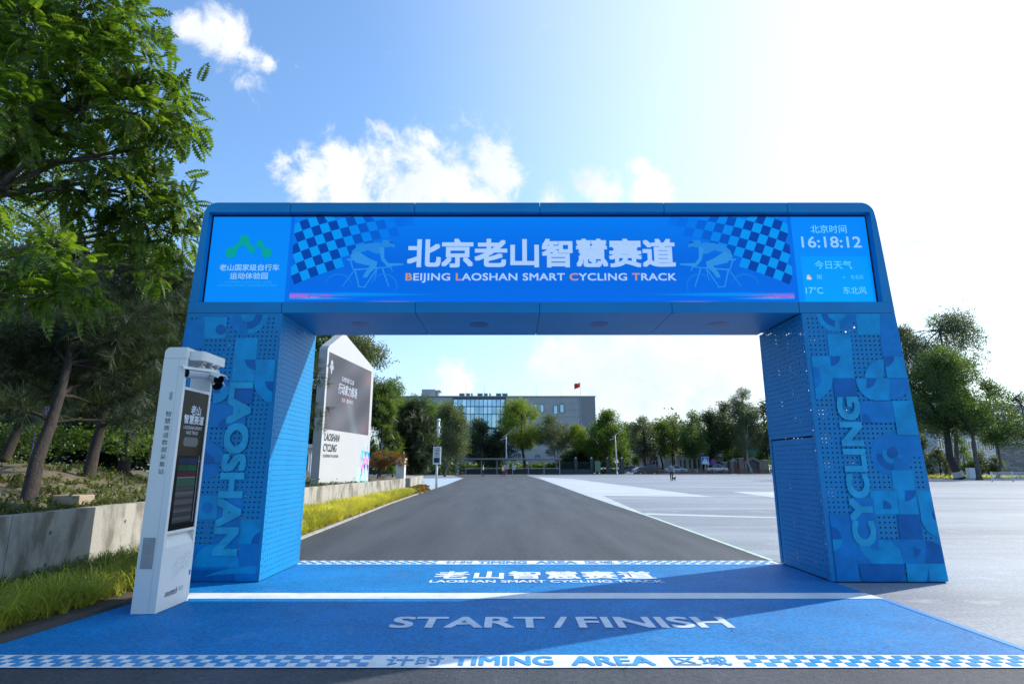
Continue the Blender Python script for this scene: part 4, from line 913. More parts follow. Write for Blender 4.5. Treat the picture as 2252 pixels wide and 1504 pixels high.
# large pinnate-leaved tree hanging in from the left
base = Vector((-11.2, 10.5, hill_z(-11.2, 10.5) - .1))
bl = pxb([(40, 20, 100, 10), (180, 0, 110, 10), (270, 60, 75, 10), (90, 130, 110, 9.5), (230, 140, 85, 10), (330, 150, 60, 10), (20, 240, 80, 9), (170, 250, 85, 10.5), (300, 250, 75, 10), (375, 220, 55, 10.5), (390, 275, 48, 10.5),
          (60, 330, 55, 10), (230, 350, 60, 10), (340, 320, 50, 10.3), (150, 420, 55, 10.5), (265, 430, 60, 10.8), (340, 440, 55, 11), (400, 460, 45, 11.3), (385, 405, 32, 11), (300, 505, 55, 11), (385, 530, 45, 11.5), (330, 590, 35, 11.5), (230, 500, 50, 11),
          (-80, 60, 120, 10), (-90, 230, 110, 9.5), (0, -120, 130, 10), (170, -130, 110, 10), (-60, 420, 80, 10)])
tree('large leafy tree with feathery compound leaves filling the upper left', 'tree', base, rel(base, [base, (-10.9, 10.4, 3.4), (-10.5, 10.2, 5.2), (-10.0, 10, 6.6), (-9.4, 10, 8.2)]), bl, 'pin', .40, 300, m_leafA, m_bark2, .2, droop=.35, inner=.25, seed=3, solo=250, twigs=4, up=.3, name='broadleaf_tree')
base = Vector((-9.4, 6.3, hill_z(-9.4, 6.3) - .1))
bl = pxb([(40, 540, 40, 7.5), (110, 560, 45, 7.5), (165, 600, 45, 7.6), (200, 650, 35, 7.7), (40, 610, 45, 7.5), (120, 650, 40, 7.6), (-40, 600, 70, 7.5)])
tree('young broadleaf tree at the left edge with bright drooping leaves before the pines', 'tree', base, rel(base, [base, (-9.2, 6.5, 2.4), (-8.7, 6.9, 3.4), (-7.6, 7.3, 4.1)]), bl, 'pin', .36, 330, m_leafA, m_bark2, .09, droop=.4, inner=.2, seed=4, name='broadleaf_tree', up=.3)
def pine(label, base, trunk, bl, dens=130, size=.26, seed=5, tr=.16, kind='needle', leaf=None, flat=.75, group='pines on the slope', name='pine_tree', inner=.3):
    return tree(label, 'pine tree', base, rel(base, trunk), bl, kind, size, dens, leaf or m_pine, m_bark, tr, group, inner=inner, seed=seed, name=name, flat=flat, twigs=5)
b1 = Vector((-7.38, 9.0, .95))
pine('leaning pine on the slope close above the wall, its grey trunk bending right', b1, [b1, at(82, 1010, 9.3), at(112, 930, 9.6), at(132, 870, 9.8), at(150, 800, 10), at(160, 720, 10.2)],
     pxb([(60, 740, 75, 10), (150, 720, 80, 10.2), (240, 740, 75, 10.5), (20, 820, 60, 10), (110, 800, 55, 10.3), (210, 820, 55, 10.5), (300, 790, 60, 11), (320, 870, 45, 11), (235, 900, 40, 10.6), (290, 930, 40, 10.6), (30, 900, 45, 9.5), (-30, 760, 70, 9.5), (330, 700, 50, 11.5), (100, 700, 60, 11), (180, 780, 60, 11), (60, 880, 50, 11), (140, 860, 40, 10.6)]), 300, .26, 5, .115)
b1 = Vector((-10.3, 14.2, 1.2))
pine('thick trunked dark pine in the middle of the slope', b1, [b1, at(205, 1000, 14.3), at(222, 940, 14.5), at(235, 860, 14.6), at(250, 740, 15), at(255, 640, 15)],
     pxb([(250, 620, 70, 14), (340, 600, 65, 14), (390, 620, 50, 14), (320, 680, 70, 14.3), (400, 690, 50, 14), (240, 700, 70, 15), (330, 760, 65, 14.5), (400, 780, 50, 13.5), (180, 650, 60, 15), (370, 850, 45, 13.5), (300, 850, 50, 14.5), (150, 760, 60, 15), (180, 870, 45, 15), (250, 820, 60, 14.6), (300, 690, 60, 14), (200, 720, 60, 15)]), 160, .34, 6, .15)
b1 = Vector((-15.3, 17.5, hill_z(-15.3, 17.5)))
pine('pine with its trunk near the left edge, farther up the slope', b1, [b1, at(45, 930, 17.6), at(50, 850, 17.8), at(60, 740, 18)],
     pxb([(40, 700, 70, 18), (-20, 760, 70, 17), (80, 800, 60, 18), (20, 860, 60, 17.5), (110, 880, 45, 18), (-30, 880, 50, 17), (120, 720, 60, 18), (0, 640, 60, 18), (150, 680, 60, 18), (60, 760, 60, 18)]), 100, .42, 7, .15)
b1 = Vector((-14, 21, hill_z(-14, 21)))
pine('dark pine at the back of the slope, mostly hidden', b1, [b1, at(290, 930, 21), at(285, 800, 21), at(280, 700, 21)], pxb([(280, 560, 60, 21), (300, 650, 70, 21), (200, 600, 60, 21), (240, 780, 70, 21), (340, 800, 60, 21), (160, 820, 60, 21), (380, 720, 60, 20), (120, 600, 70, 21), (330, 900, 45, 20), (200, 700, 70, 21), (330, 560, 50, 20)]), 75, .5, 8, .2, kind='needlef')
b1 = Vector((-9.0, 19, 1.0))
pine('pine showing between the gate leg and the sign board', b1, [b1, (-8.9, 19, 2.6), (-8.8, 19, 4.2), (-8.8, 19, 5.6)], pxb([(700, 830, 32, 18.5), (690, 920, 36, 18.2), (640, 880, 60, 19), (660, 800, 45, 19), (620, 960, 50, 19), (600, 760, 60, 19), (560, 860, 60, 19)]), 90, .28, 9, .14)
# pale feathery tree behind the dark ones on the far left
base = Vector((-26, 30, 3)); tree('pale green feathery tree far behind the slope', 'tree', base, rel(base, [base, (-26, 30, 8), (-25, 30, 13)]), pxb([(40, 420, 90, 30), (120, 500, 80, 30), (20, 560, 90, 30), (80, 650, 90, 30), (200, 560, 70, 32), (-40, 480, 80, 30), (90, 330, 60, 30), (10, 300, 70, 30), (180, 660, 70, 32), (60, 780, 100, 32), (200, 760, 90, 33), (350, 740, 90, 36), (340, 620, 60, 36)]), 'fine', .45, 60, m_lf2, m_bark2, .25, inner=.2, seed=14, name='broadleaf_tree')
# undergrowth on the slope
rb = random.Random(12)
for i, (px, py, Y, r, lab) in enumerate(((130, 960, 20, 45, 'leafy bush low between the two pine trunks'), (260, 965, 22, 50, 'leafy bush at the top of the slope right of the thick pine'), (20, 970, 24, 60, 'leafy bush at the far left edge of the slope'), (330, 985, 19, 40, 'leafy bush just left of the white kiosk'))):
    p = at(px, py + 12, Y); bl = [((p.x + rb.gauss(0, 1) * r * Y / 1251 * .7, p.y + rb.gauss(0, .5), p.z + rb.uniform(0, .7) * r * Y / 1251), r * Y / 1251 * .5) for _ in range(12)]
    tree(lab, 'bush', p - Vector((0, 0, .3)), [(0, 0, 0), (0, 0, .3), (.05, 0, .5)], bl, 'broad', .3, 90, m_lf5 if i != 2 else m_lf1, m_bark2, .03, 'bushes on the slope', name='bush', seed=20 + i)
# dense woods closing the view on the left, beyond the slope
rb = random.Random(31); V = []
bl = []
for _ in range(110):
    px = rb.uniform(-350, 700); Y = rb.uniform(42, 52); bl.append((tuple(at(px, rb.choice((rb.uniform(640, 900), rb.uniform(880, 1035))), Y)), rb.uniform(1.6, 2.6)))
P, D = crown_pts(bl, 60, nr, .3); V, F = place(*TEM['broad'], P, frames(D, jit=.4), .8 * nr.uniform(.6, 1.3, len(P)))
tag(np_obj('woods', V, F, m_lf4, None, (-30, 47, 1)), 'dark mass of woodland behind the slope', 'woods', kind='stuff')

# purple box half hidden among the pines
p = at(78, 905, 22); b = MB(); b.box(p.x - .35, p.x + .35, p.y, p.y + .3, p.z - .35, p.z + .35); b.box(p.x - .45, p.x + .45, p.y - .02, p.y + .32, p.z - .42, p.z - .352); b.tube([(p.x, p.y + .15, p.z - .4), (p.x, p.y + .15, p.z - 1.4)], .03, 6)
tag(b.build('recycling_bin', mat('purple_plastic', (.05, .03, .28), .5), loc=(p.x, p.y, p.z - 1.4)), 'deep purple bin on a post half hidden among the pines', 'bin')

# ------------------------------------------------------------------ background trees
def ftree(label, px, Y, top, w_, low, leaf, kind='broad', shape='round', z0=0, trunk_px=None, bark=None, seed=1, group='trees across the plaza', dens=None, size=None, tr=None, cat='tree', name='broadleaf_tree', n=24, lean=0, ww=False, basex=None, rs=1.0):
    rr = random.Random(seed * 7 + 1); k = Y / 1251; c0 = at(px, low, Y); c1 = at(px, top, Y); W_ = w_ * k / 2; H_ = (c1.z - c0.z); bl = []
    for i in range(n):
        t = (i + .5) / n if shape == 'cone' else rr.random()
        prof = {'round': math.sqrt(max(.05, 1 - (2 * t - 1) ** 2)), 'egg': 1.38 * (1.02 - t) ** .55 * (t + .12) ** .3, 'cone': 1.02 - t, 'flat': (1 - t ** 3) * (.75 + .4 * t), 'sparse': math.sqrt(max(.05, 1 - (2 * t - 1) ** 2)) * (1.1 if t < .6 else .7)}[shape]
        a = rr.uniform(0, 6.28); q = (rr.random() ** .5) * prof * .86; r = W_ * rr.uniform(.26, .42) * (.7 + .3 * prof) * rs
        bl.append(((c0.x + math.cos(a) * q * W_ + lean * t * W_, Y + math.sin(a) * q * W_, c0.z + r * .6 + t * (H_ - 1.2 * r)), r))
    bx = at(basex or px, 1040, Y).x; base = Vector((bx, Y, z0)); zt = c1.z - H_ * .25
    tr = tr or max(.1, W_ * .05)
    trunk = [(0, 0, 0), ((c0.x - bx) * .5 + .1 * W_ * rr.uniform(-1, 1), 0, (c0.z - z0) * .55), (c0.x - bx, 0, c0.z - z0 + .1 * H_), ((c0.x - bx) + lean * .3 * W_, 0, zt - z0)]
    size = size or max(.3, 5.2 * k); dens = (dens or 26 / size ** 2 * .42) * 1.45
    return tree(label, cat, base, trunk, bl, kind, size, dens, leaf, bark or m_bark2, tr, group, inner=.35, seed=seed, name=name, twigs=2, whitewash=ww)
ft = ftree
ft('tall airy grey green tree rising behind the sign board', 775, 46, 690, 180, 960, m_lf3, 'fine', seed=31, n=34, size=.5, dens=60)
ft('dark pine just right of the sign board', 835, 44, 840, 90, 1030, m_lf1, 'needlef', 'egg', seed=32, group='dark conifers by the sign board', cat='pine tree', name='pine_tree', size=.62, dens=60, z0=.3)
ft('round blue green pine between the sign board and the speed sign', 905, 48, 885, 115, 1042, m_pine, 'needlef', 'round', seed=33, group='dark conifers by the sign board', cat='pine tree', name='pine_tree', size=.62, dens=75, z0=.3, n=40)
ft('bright leafy tree topping the dark pines right of the sign board', 865, 62, 835, 110, 960, m_lf5, 'broad', seed=34)
ft('leafy tree behind the round pine', 925, 74, 862, 90, 1000, m_lf1, 'broad', seed=35)
ft('pale leafy tree with hanging side branches behind the speed sign', 985, 88, 885, 105, 1005, m_lf3, 'broad', 'flat', seed=36, basex=978, n=34)
ft('yellowish tree crown peeking over the others before the grey building', 962, 112, 880, 80, 960, m_lf2, 'fine', seed=37)
ft('narrow fresh green tree before the glass facade', 1010, 112, 890, 42, 1000, m_lf5, 'broad', 'cone', seed=38)
ft('dark tree before the glass facade, left of the street lamp', 1055, 116, 920, 75, 1030, m_lf4, 'broad', 'egg', seed=39, n=30)
ft('dark broad tree directly behind the left street lamp', 1095, 118, 945, 80, 1032, m_lf4, 'broad', seed=40, n=30)
ft('small dark conifer between the glass facade trees', 1045, 120, 918, 26, 990, m_lf4, 'broad', 'cone', seed=41)
ft('large yellow green tree with a dark forked trunk before the grey building', 1147, 117, 874, 100, 988, m_lf2, 'fine', 'round', seed=42, basex=1155, n=34, bark=m_bark, tr=.35)
ft('grey green tree on a pale slender trunk before the grey building', 1218, 117, 912, 88, 1000, m_lf3, 'fine', 'round', seed=43, bark=m_bark3, basex=1227, n=26, dens=34)
ft('low spreading yellow green tree right of the pale trunk', 1268, 119, 932, 85, 992, m_lf2, 'fine', 'flat', seed=44, bark=m_bark, basex=1245)
ft('dark juniper mass behind the fence', 1272, 121, 985, 95, 1040, m_lf4, 'needlef', 'flat', seed=45, name='juniper', n=30)
ft('dense egg shaped green tree before the right end of the grey building', 1336, 116, 903, 104, 1022, m_lf5, 'broad', 'egg', seed=46, n=60, rs=.9, size=.42, dens=70)
ft('slim young tree by the right street lamp', 1345, 113, 968, 20, 1035, m_lf2, 'fine', 'cone', seed=47)
ft('distant rounded tree beyond the row of street trees', 1392, 170, 928, 60, 1000, m_lf3, 'broad', seed=48)
for i, (px, top, w_, low, tx, l) in enumerate(((1418, 920, 66, 1010, 1426, m_lf3), (1452, 922, 64, 1008, 1458, m_lf1), (1480, 920, 58, 1002, 1476, m_lf3), (1526, 906, 80, 1005, 1532, m_lf1), (1566, 904, 80, 1012, 1566, m_lf4), (1598, 884, 80, 1000, 1583, m_lf4), (1642, 852, 96, 995, 1654, m_lf3), (1688, 876, 80, 1005, 1690, m_lf4))):
    ft(('leftmost street tree of the row behind the parked cars', 'street tree behind the parked cars, second from the left', 'slender street tree behind the white sedan', 'street tree with a thick trunk before the low white building', 'dark street tree beside the blue crossing sign', 'dark tall street tree right of the purple round sign', 'tallest pale trunked tree of the row, before green netting', 'dark street tree touching the right gate leg')[i],
       px, 124 + (i % 3) * 3, top, w_, low, l, 'broad' if i != 6 else 'fine', 'sparse' if i in (3, 5, 6) else 'round', seed=50 + i, basex=tx, n=30, group='row of street trees behind the wooden fence', bark=m_bark3 if i == 6 else m_bark, ww=i in (3, 6), tr=.3)
for i, (px, top, w_, lab) in enumerate(((1622, 975, 50, 'rounded fresh green bush before the netting'), (1680, 992, 40, 'rounded green bush close to the right gate leg'), (1395, 1005, 30, 'green bush behind the dark cars'))):
    ft(lab, px, 128, top, w_, 1022, m_lf5, 'broad', 'round', seed=70 + i, n=14, group='bushes on the far side of the plaza', cat='bush', name='bush')
# right-hand trees
ft('airy tree showing just right of the right gate leg', 2008, 78, 712, 115, 960, m_lf3, 'fine', 'sparse', seed=80, basex=1985, n=36, dens=34, group='trees at the right edge of the plaza', size=.5)
ft('tall sparse crown rising above the dark leaning tree', 2092, 76, 676, 190, 880, m_lf3, 'fine', 'round', seed=81, basex=2105, n=34, dens=28, size=.5, group='trees at the right edge of the plaza', bark=m_bark2)
ft('big dark tree with a thick black leaning trunk, whitewashed at its foot', 2085, 70, 765, 190, 965, m_lf1, 'broad', 'round', seed=82, basex=2110, n=46, group='trees at the right edge of the plaza', bark=m_bark, tr=.5, ww=True, size=.34, dens=68, rs=.85)
ft('tree on a slender grey trunk between the big dark tree and the brick wall', 2140, 68, 860, 110, 960, m_lf1, 'broad', 'round', seed=83, basex=2152, n=24, group='trees at the right edge of the plaza', bark=m_bark2, tr=.28, size=.34, dens=68, rs=.85)
ft('layered tree over the brick wall', 2195, 72, 830, 125, 985, m_lf1, 'broad', 'flat', seed=84, basex=2192, n=34, group='trees at the right edge of the plaza', size=.34, dens=68, rs=.85)
ft('tree cut by the right edge of the picture', 2262, 74, 860, 110, 975, m_lf4, 'broad', 'flat', seed=85, n=26, group='trees at the right edge of the plaza', size=.34, dens=68, rs=.85)
for i, (px, top, w_, l, lab) in enumerate(((2035, 960, 70, m_lf4, 'dark bush right of the right gate leg'), (2070, 985, 60, m_lf3, 'grey green bush behind the leaning trunk'), (2125, 960, 50, m_lf5, 'bright green bush between the two trunks'), (2160, 990, 60, m_lf3, 'brownish bush left of the brick wall'), (2195, 1000, 45, m_lf3, 'thin bush touching the brick wall'))):
    ft(lab, px, 80, top, w_, 1046, l, 'broad', 'flat', seed=90 + i, n=20, group='bushes at the right edge of the plaza', cat='bush', name='bush')
rg = np.random.default_rng(3); pts = [(x, y, .02) for x, y in zip(rg.uniform(44, 66, 900), rg.uniform(72, 84, 900)) if x > 44]
scatter('lawn_strip', 'strip of yellow green lawn under the right-hand trees', 'grass', m_grass, [T_tuft(14, .4, .3, .03, 9)], pts, .7, 1.2)
pts = [(x, y, .02) for x, y in zip(rg.uniform(-30, 22, 1500), rg.uniform(119, 124, 1500))]
scatter('hedge', 'low green hedge behind the dark fence', 'hedge', m_lf1, [T_cluster(9, 1.2, 8, .3)], [(x, y, .9 + .5 * ((i * 7) % 5) / 5) for i, (x, y, z) in enumerate(pts)], .8, 1.5)
# small rust coloured pine before the wall end
p = at(835, 1052, 33); base = Vector((-7.6, 33, .85))
tree('small crooked pine with rust brown needles behind the wall end', 'pine tree', base, [(0, 0, 0), (.1, 0, .5), (.5, 0, .95), (.6, 0, 1.3)], pxb([(825, 1012, 20, 33), (850, 1005, 22, 33), (872, 1008, 18, 33), (840, 1020, 16, 33), (880, 1018, 10, 33)]), 'needlef', .3, 150, leafmat('rust_needles', (.10, .07, .03), (.20, .09, .035), (.12, .12, .045), .3), m_bark, .05, name='pine_tree', flat=.6)

bl = []; rb = random.Random(77)
for _ in range(70):
    px = rb.uniform(1372, 1740); Y = rb.uniform(168, 182); bl.append((tuple(at(px, rb.uniform(938 + 12 * math.sin(px * .05), 1020), Y)), rb.uniform(2.2, 3.6)))
P, D = crown_pts(bl, 7, nr, .3); V, F = place(*TEM['broad'], P, frames(D, jit=.4), 1.5 * nr.uniform(.6, 1.3, len(P)))
tag(np_obj('woods', V, F, m_lf1, None, (60, 175, 1)), 'distant belt of trees closing the view behind the low buildings', 'woods', kind='stuff')
bl = []
for _ in range(40):
    px = rb.uniform(640, 1000); Y = rb.uniform(100, 110); bl.append((tuple(at(px, rb.uniform(950, 1040), Y)), rb.uniform(1.6, 2.6)))
P, D = crown_pts(bl, 10, nr, .3); V, F = place(*TEM['broad'], P, frames(D, jit=.4), 1.0 * nr.uniform(.6, 1.3, len(P)))
tag(np_obj('woods', V, F, m_lf4, None, (-30, 105, 1)), 'dark undergrowth behind the fence left of the shelter', 'woods', kind='stuff')
# ------------------------------------------------------------------ street furniture
m_post = mat('post_white', (.62, .65, .67), .4); m_fence = mat('fence_dark', (.035, .045, .055), .6); m_wood = mat('fence_wood', (.13, .085, .06), .85, (.08, .055, .04), 3)
m_win = mat('window_glass', (.10, .18, .24), .12, spec=.9); m_darkwin = mat('dark_window', (.02, .03, .035), .15, spec=.8)
# speed display pole
base = Vector((-5.55, 43, 0)); t = thing('speed_sign', 'white speed display board on a pole at the end of the grass strip', 'sign', base)
k = 43 / 1251
b = MB(); b.tube([base, base + Vector((0, 0, 2.2))], .085, 10); b.build('pole', m_post, t, smooth=True)
b = MB(); b.tube([base + Vector((.03, .05, 3.7)), base + Vector((.03, .05, 3.95)), base + Vector((.03, .05, 4.2)), base + Vector((.03, .05, 4.85))], [.09, .09, .12, .10], 10); b.tube([base + Vector((.03, .05, 4.85)), base + Vector((.03, .05, 5.05))], .13, 10); b.build('upper_pole', m_post, t, smooth=True)
b = MB(); b.tube([base + Vector((.12, .0, 4.45)), base + Vector((.22, -.05, 4.35))], .07, 8); b.build('sensor', m_lgrey, t); b = MB(); b.tube([base + Vector((-.02, .0, 4.25)), base + Vector((-.14, -.08, 4.18))], .06, 8); b.build('sensor', m_lgrey, t); b = MB(); b.tube([base + Vector((.1, .0, 3.95)), base + Vector((.26, -.05, 3.9))], .05, 8); b.build('sensor', m_lgrey, t)
q0, q1 = at(952, 1021, 43), at(970, 982, 43); x0, x1, z0_, z1_ = q0.x, q1.x, q0.z, q1.z
b = MB(); b.box(x0, x1, 42.9, 43.1, z0_, z1_); bd = b.build('board', m_post, t, bev=.01)
b = MB(); w_ = x1 - x0; hh = z1_ - z0_; Y = 42.895
write(b, '老山智慧', (x0 + w_ * .22, Y, z0_ + hh * .87), (w_ * .6, 0, 0), (0, 0, hh * .065), .01, c=(.02, .02, .03)); write(b, '赛道测速', (x0 + w_ * .22, Y, z0_ + hh * .76), (w_ * .6, 0, 0), (0, 0, hh * .065), .01, c=(.02, .02, .03))
b.poly([(x0 + w_ * .14, Y, z0_ + hh * .1), (x1 - w_ * .14, Y, z0_ + hh * .1), (x1 - w_ * .14, Y, z0_ + hh * .37), (x0 + w_ * .14, Y, z0_ + hh * .37)], 0, (.008, .01, .02))
write(b, '18', (x0 + w_ * .24, Y - .006, z0_ + hh * .14), (w_ * .52, 0, 0), (0, 0, hh * .19), .0, c=(.07, .12, .2))
cx, cz = (x0 + x1) / 2, z0_ + hh * .6
for a in range(16):
    a0, a1 = R(a * 22.5), R(a * 22.5 + 22.5)
    f_ = lambda a, r: (cx + r * max(-.85, min(.85, math.cos(a) * 1.1)), Y, cz + r * max(-.85, min(.85, math.sin(a) * 1.1)))
    b.poly([f_(a0, .2), f_(a1, .2), f_(a1, .17), f_(a0, .17)], 0, (.1, .12, .15))
b.poly([(cx - .09, Y, cz - .05), (cx + .09, Y, cz - .05), (cx + .09, Y, cz + .03), (cx, Y, cz + .09), (cx - .09, Y, cz + .03)], 0, (.12, .14, .18)); write(b, '智慧测速', (x0 + w_ * .32, Y, z0_ + hh * .43), (w_ * .36, 0, 0), (0, 0, hh * .03), 0, c=(.1, .1, .1))
b.build('board_print', m_print, bd)
# white stub pillar at the wall end
p0, p1 = at(871, 1051, 35), at(893, 1011, 35); t = thing('gate_pillar', 'short white pillar with a small cap near the speed sign', 'pillar', (p0.x, 35, .3))
b = MB(); b.box(p0.x, p1.x - .05, 34.8, 35.3, .3, p1.z); b.build('shaft', mat('pillar_white', (.66, .68, .68), .7), t); b = MB(); b.box(p0.x - .05, p1.x, 34.75, 35.35, p1.z, p1.z + .09); b.build('cap', m_post, t)
# totem, red box, shelter
p0, p1 = at(1001, 1042, 108), at(1009, 1015, 108); t = thing('info_totem', 'white rounded information totem with a blue mark before the dark fence', 'totem', (p0.x, 108, 0))
b = MB(); w_ = p1.x - p0.x; hh = p1.z; pr_ = [(p0.x, 0), (p1.x, 0), (p1.x, hh - w_ / 2)] + [(p0.x + w_ / 2 + w_ / 2 * math.cos(R(a)), hh - w_ / 2 + w_ / 2 * math.sin(R(a))) for a in range(20, 180, 20)] + [(p0.x, hh - w_ / 2)]
xzprism(b, pr_, 108, 108.25); b.build('body', m_post, t)
b = MB(); b.poly([(p0.x - .12 + (w_ + .1) / 2 + (w_ * .62) * math.cos(R(a)), 107.98, hh * .62 + .17 * math.sin(R(a))) for a in range(0, 360, 30)], 0, (.01, .25, .6)); write(b, '老山', (p0.x + w_ * .25, 107.98, hh * .8), (w_ * .5, 0, 0), (0, 0, .12), 0, c=(.2, .25, .3)); b.build('mark', m_print, t)
p0 = at(1013, 1042, 108.5); b = MB(); b.box(p0.x, p0.x + .65, 108.3, 108.7, 0, .45); b.box(p0.x + .08, p0.x + .57, 108.32, 108.68, .45, .52); tag(b.build('fire_box', mat('red_paint', (.45, .02, .05), .5), loc=(p0.x, 108.5, 0), bev=.02), 'low red fire equipment box left of the long shelter', 'box')
SX0, SX1 = at(1023, 1040, 110).x, at(1232, 1040, 110).x; SH = 2.75
sh = thing('shelter', 'long low shelter with a thin pale roof before the grey building', 'shelter', (SX0, 110, 0)); m_steel = mat('shelter_steel', (.34, .33, .31), .6)
b = MB(); b.raw([(SX0 - .7, 108.9, SH + .22), (SX1 + .2, 108.9, SH + .22), (SX1 + .2, 111.3, SH + .02), (SX0 - .7, 111.3, SH + .02), (SX0 - .7, 108.9, SH + .08), (SX1 + .2, 108.9, SH + .08), (SX1 + .2, 111.3, SH - .08), (SX0 - .7, 111.3, SH - .08)], [(0, 1, 2, 3), (7, 6, 5, 4), (0, 4, 5, 1), (1, 5, 6, 2), (2, 6, 7, 3), (3, 7, 4, 0)]); b.build('roof', m_steel, sh)
pm_ = boxmesh('post', .16, .16, SH - .05, m_steel)
for i in range(7): link('post', pm_, sh, ((SX1 - SX0 - .16) * i / 6, -.05, 0))
for i in range(6):
    b = MB(); a = SX0 + (SX1 - SX0) * i / 6 + .17; c_ = SX0 + (SX1 - SX0) * (i + 1) / 6 - .02; b.box(a, c_, 110, 110.12, 1.08, 1.22); b.build('rail', m_steel, sh)
for i, (px, py, w_, h_, l) in enumerate(((1113, 1027, .95, .75, 'grey control box hanging in the shelter'), (1130, 1028, .6, .8, 'white box with a dark dial under the shelter'))):
    p = at(px, py, 109.7); t = thing('control_box', l, 'box', (p.x, 109.7, p.z - h_ / 2)); b = MB(); b.box(p.x - w_ / 2, p.x + w_ / 2, 109.7, 109.95, p.z - h_ / 2, p.z + h_ / 2); b.build('case', m_lgrey if i == 0 else m_post, t)
    b = MB(); b.poly([(p.x + .1 * math.cos(R(a)), 109.695, p.z + .05 + .1 * math.sin(R(a))) for a in range(0, 360, 40)]); b.build('dial', m_dark, t)
p = at(1113, 1035, 109.3); b = MB(); b.box(p.x - .2, p.x + .2, 109.3, 109.45, .25, 1.0); b.box(p.x - .28, p.x - .2, 109.3, 109.5, 0, .8); b.box(p.x + .2, p.x + .28, 109.3, 109.5, 0, .8)
tag(b.build('notice_stand', mat('red_paint2', (.5, .03, .03), .5), loc=(p.x, 109.3, 0)), 'small red notice stand in the middle of the shelter', 'notice stand')
# dark fence with pillars and lamps
fn = thing('iron_fence', 'dark low wall and iron railings with lamp pillars along the far side', 'fence', (-22, 113, 0)); FX = -40
pil = [at(x, 1040, 113).x for x in (868, 990, 1267, 1302, 1337, 1369)]
b = MB(); b.box(-45, pil[3] + .3, 113, 113.35, 0, .95); b.box(pil[4], pil[5], 113, 113.35, 0, .95); b.build('base_wall', m_fence, fn)
pp_ = boxmesh('pillar', .62, .62, 2.75, m_fence); cp2 = boxmesh('cap', .75, .75, .1, m_fence)
m_globe = mat('globe_glass', (.75, .68, .5), .3)
for x in pil:
    o = link('pillar', pp_, fn, (x - .31 + 22, -.1, 0)); link('pillar_cap', cp2, o, (-.065, -.065, 2.75))
    g_ = MB()
    for k_ in range(6):
        a0, a1 = math.pi * k_ / 6, math.pi * (k_ + 1) / 6
        g_.tube([(0, 0, .19 - .19 * math.cos(a0)), (0, 0, .19 - .19 * math.cos(a1))], [max(.01, .19 * math.sin(a0)), max(.01, .19 * math.sin(a1))], 8, cap=False)
    link('globe_lamp', g_.mesh('globe', m_globe), o, (.31, .31, 2.87))
bar_ = boxmesh('railing_bar', .035, .035, 1.45, m_fence); n = 0
for a, c_ in ((pil[1], pil[2]), (pil[2], pil[3]), (pil[4], pil[5])):
    x = a + .5
    while x < c_ - .4:
        if x > SX1 or x < SX0 - 1: link('railing_bar', bar_, fn, (x + 22, .15, .95))
        x += .17
    b = MB(); b.box(a + .31, c_ - .31, 113.15, 113.19, 2.2, 2.25); b.build('top_rail', m_fence, fn)
# green notice board in the gap of the fence
p0, p1 = at(1309, 1038, 112.5), at(1320, 1014, 112.5); t = thing('green_board', 'upright green board in the gap of the iron fence', 'notice board', (p0.x, 112.5, 0)); b = MB(); b.box(p0.x, p1.x, 112.5, 112.58, .45, p1.z); b.build('panel', mat('green_panel', (.10, .20, .12), .5), t); b = MB(); b.box(p0.x - .06, p0.x, 112.5, 112.58, 0, p1.z + .05); b.box(p1.x, p1.x + .06, 112.5, 112.58, 0, p1.z + .05); b.build('post', m_fence, t)
# solar street lamps
def lamp(label, px, top, Y):
    p = at(px, 1040, Y); zt = at(px, top, Y).z; t = thing('street_lamp', label, 'street lamp', (p.x, Y, 0), 'solar street lamps along the far side'); X = p.x
    b = MB(); b.tube([(X, Y, 0), (X, Y, .4)], .17, 8); b.tube([(X, Y, .4), (X - .05, Y, zt * .5), (X - .1, Y, zt - .5)], [.13, .11, .08], 8); b.build('pole', m_post, t, smooth=True)
    b = MB(); c = Vector((X + .25, Y, zt - .35)); s_ = Vector((.95, 0, .75)).normalized(); d_ = Vector((0, 1, 0)); n_ = s_.cross(d_).normalized()
    q = [c + s_ * a * 1.15 + d_ * e * .6 for a, e in ((-1, -1), (1, -1), (1, 1), (-1, 1))]; b.prism(q, [v + n_ * .07 for v in q]); b.build('solar_panel', m_lgrey, t)
    b = MB(); q = Vector((X - .75, Y, zt - 1.55)); b.prism([q + Vector(v) for v in ((-.45, -.15, 0), (.65, -.12, .35), (.65, .12, .35), (-.45, .15, 0))], [q + Vector(v) for v in ((-.45, -.15, .09), (.65, -.12, .45), (.65, .12, .45), (-.45, .15, .09))]); b.build('lamp_head', m_lgrey, t)
    b = MB(); b.box(X - .16, X + .12, Y - .25, Y, 3.1, 3.7); b.build('battery_box', m_lgrey, t)
lamp('solar street lamp before the yellow green tree, above the shelter', 1114, 950, 111.5)
lamp('solar street lamp before the dense round tree on the right', 1357, 950, 112)

# ------------------------------------------------------------------ grey building with glass facade
YB = 150; m_bld = mat('building_grey', (.36, .37, .36), .75, (.32, .33, .325), .6); m_bld2 = mat('building_light', (.30, .33, .35), .7)
bd = thing('grey_building', 'long grey office building with a glass facade behind the trees', 'building', (0, YB, 0))
xA, xB, zR = -34, 21.9, 19.4
gx0, gx1 = at(997, 900, YB).x, at(1110, 900, YB).x
b = MB(); b.box(xA, xB, YB + .6, YB + 22, 0, zR); b.build('main_block', m_bld, bd)
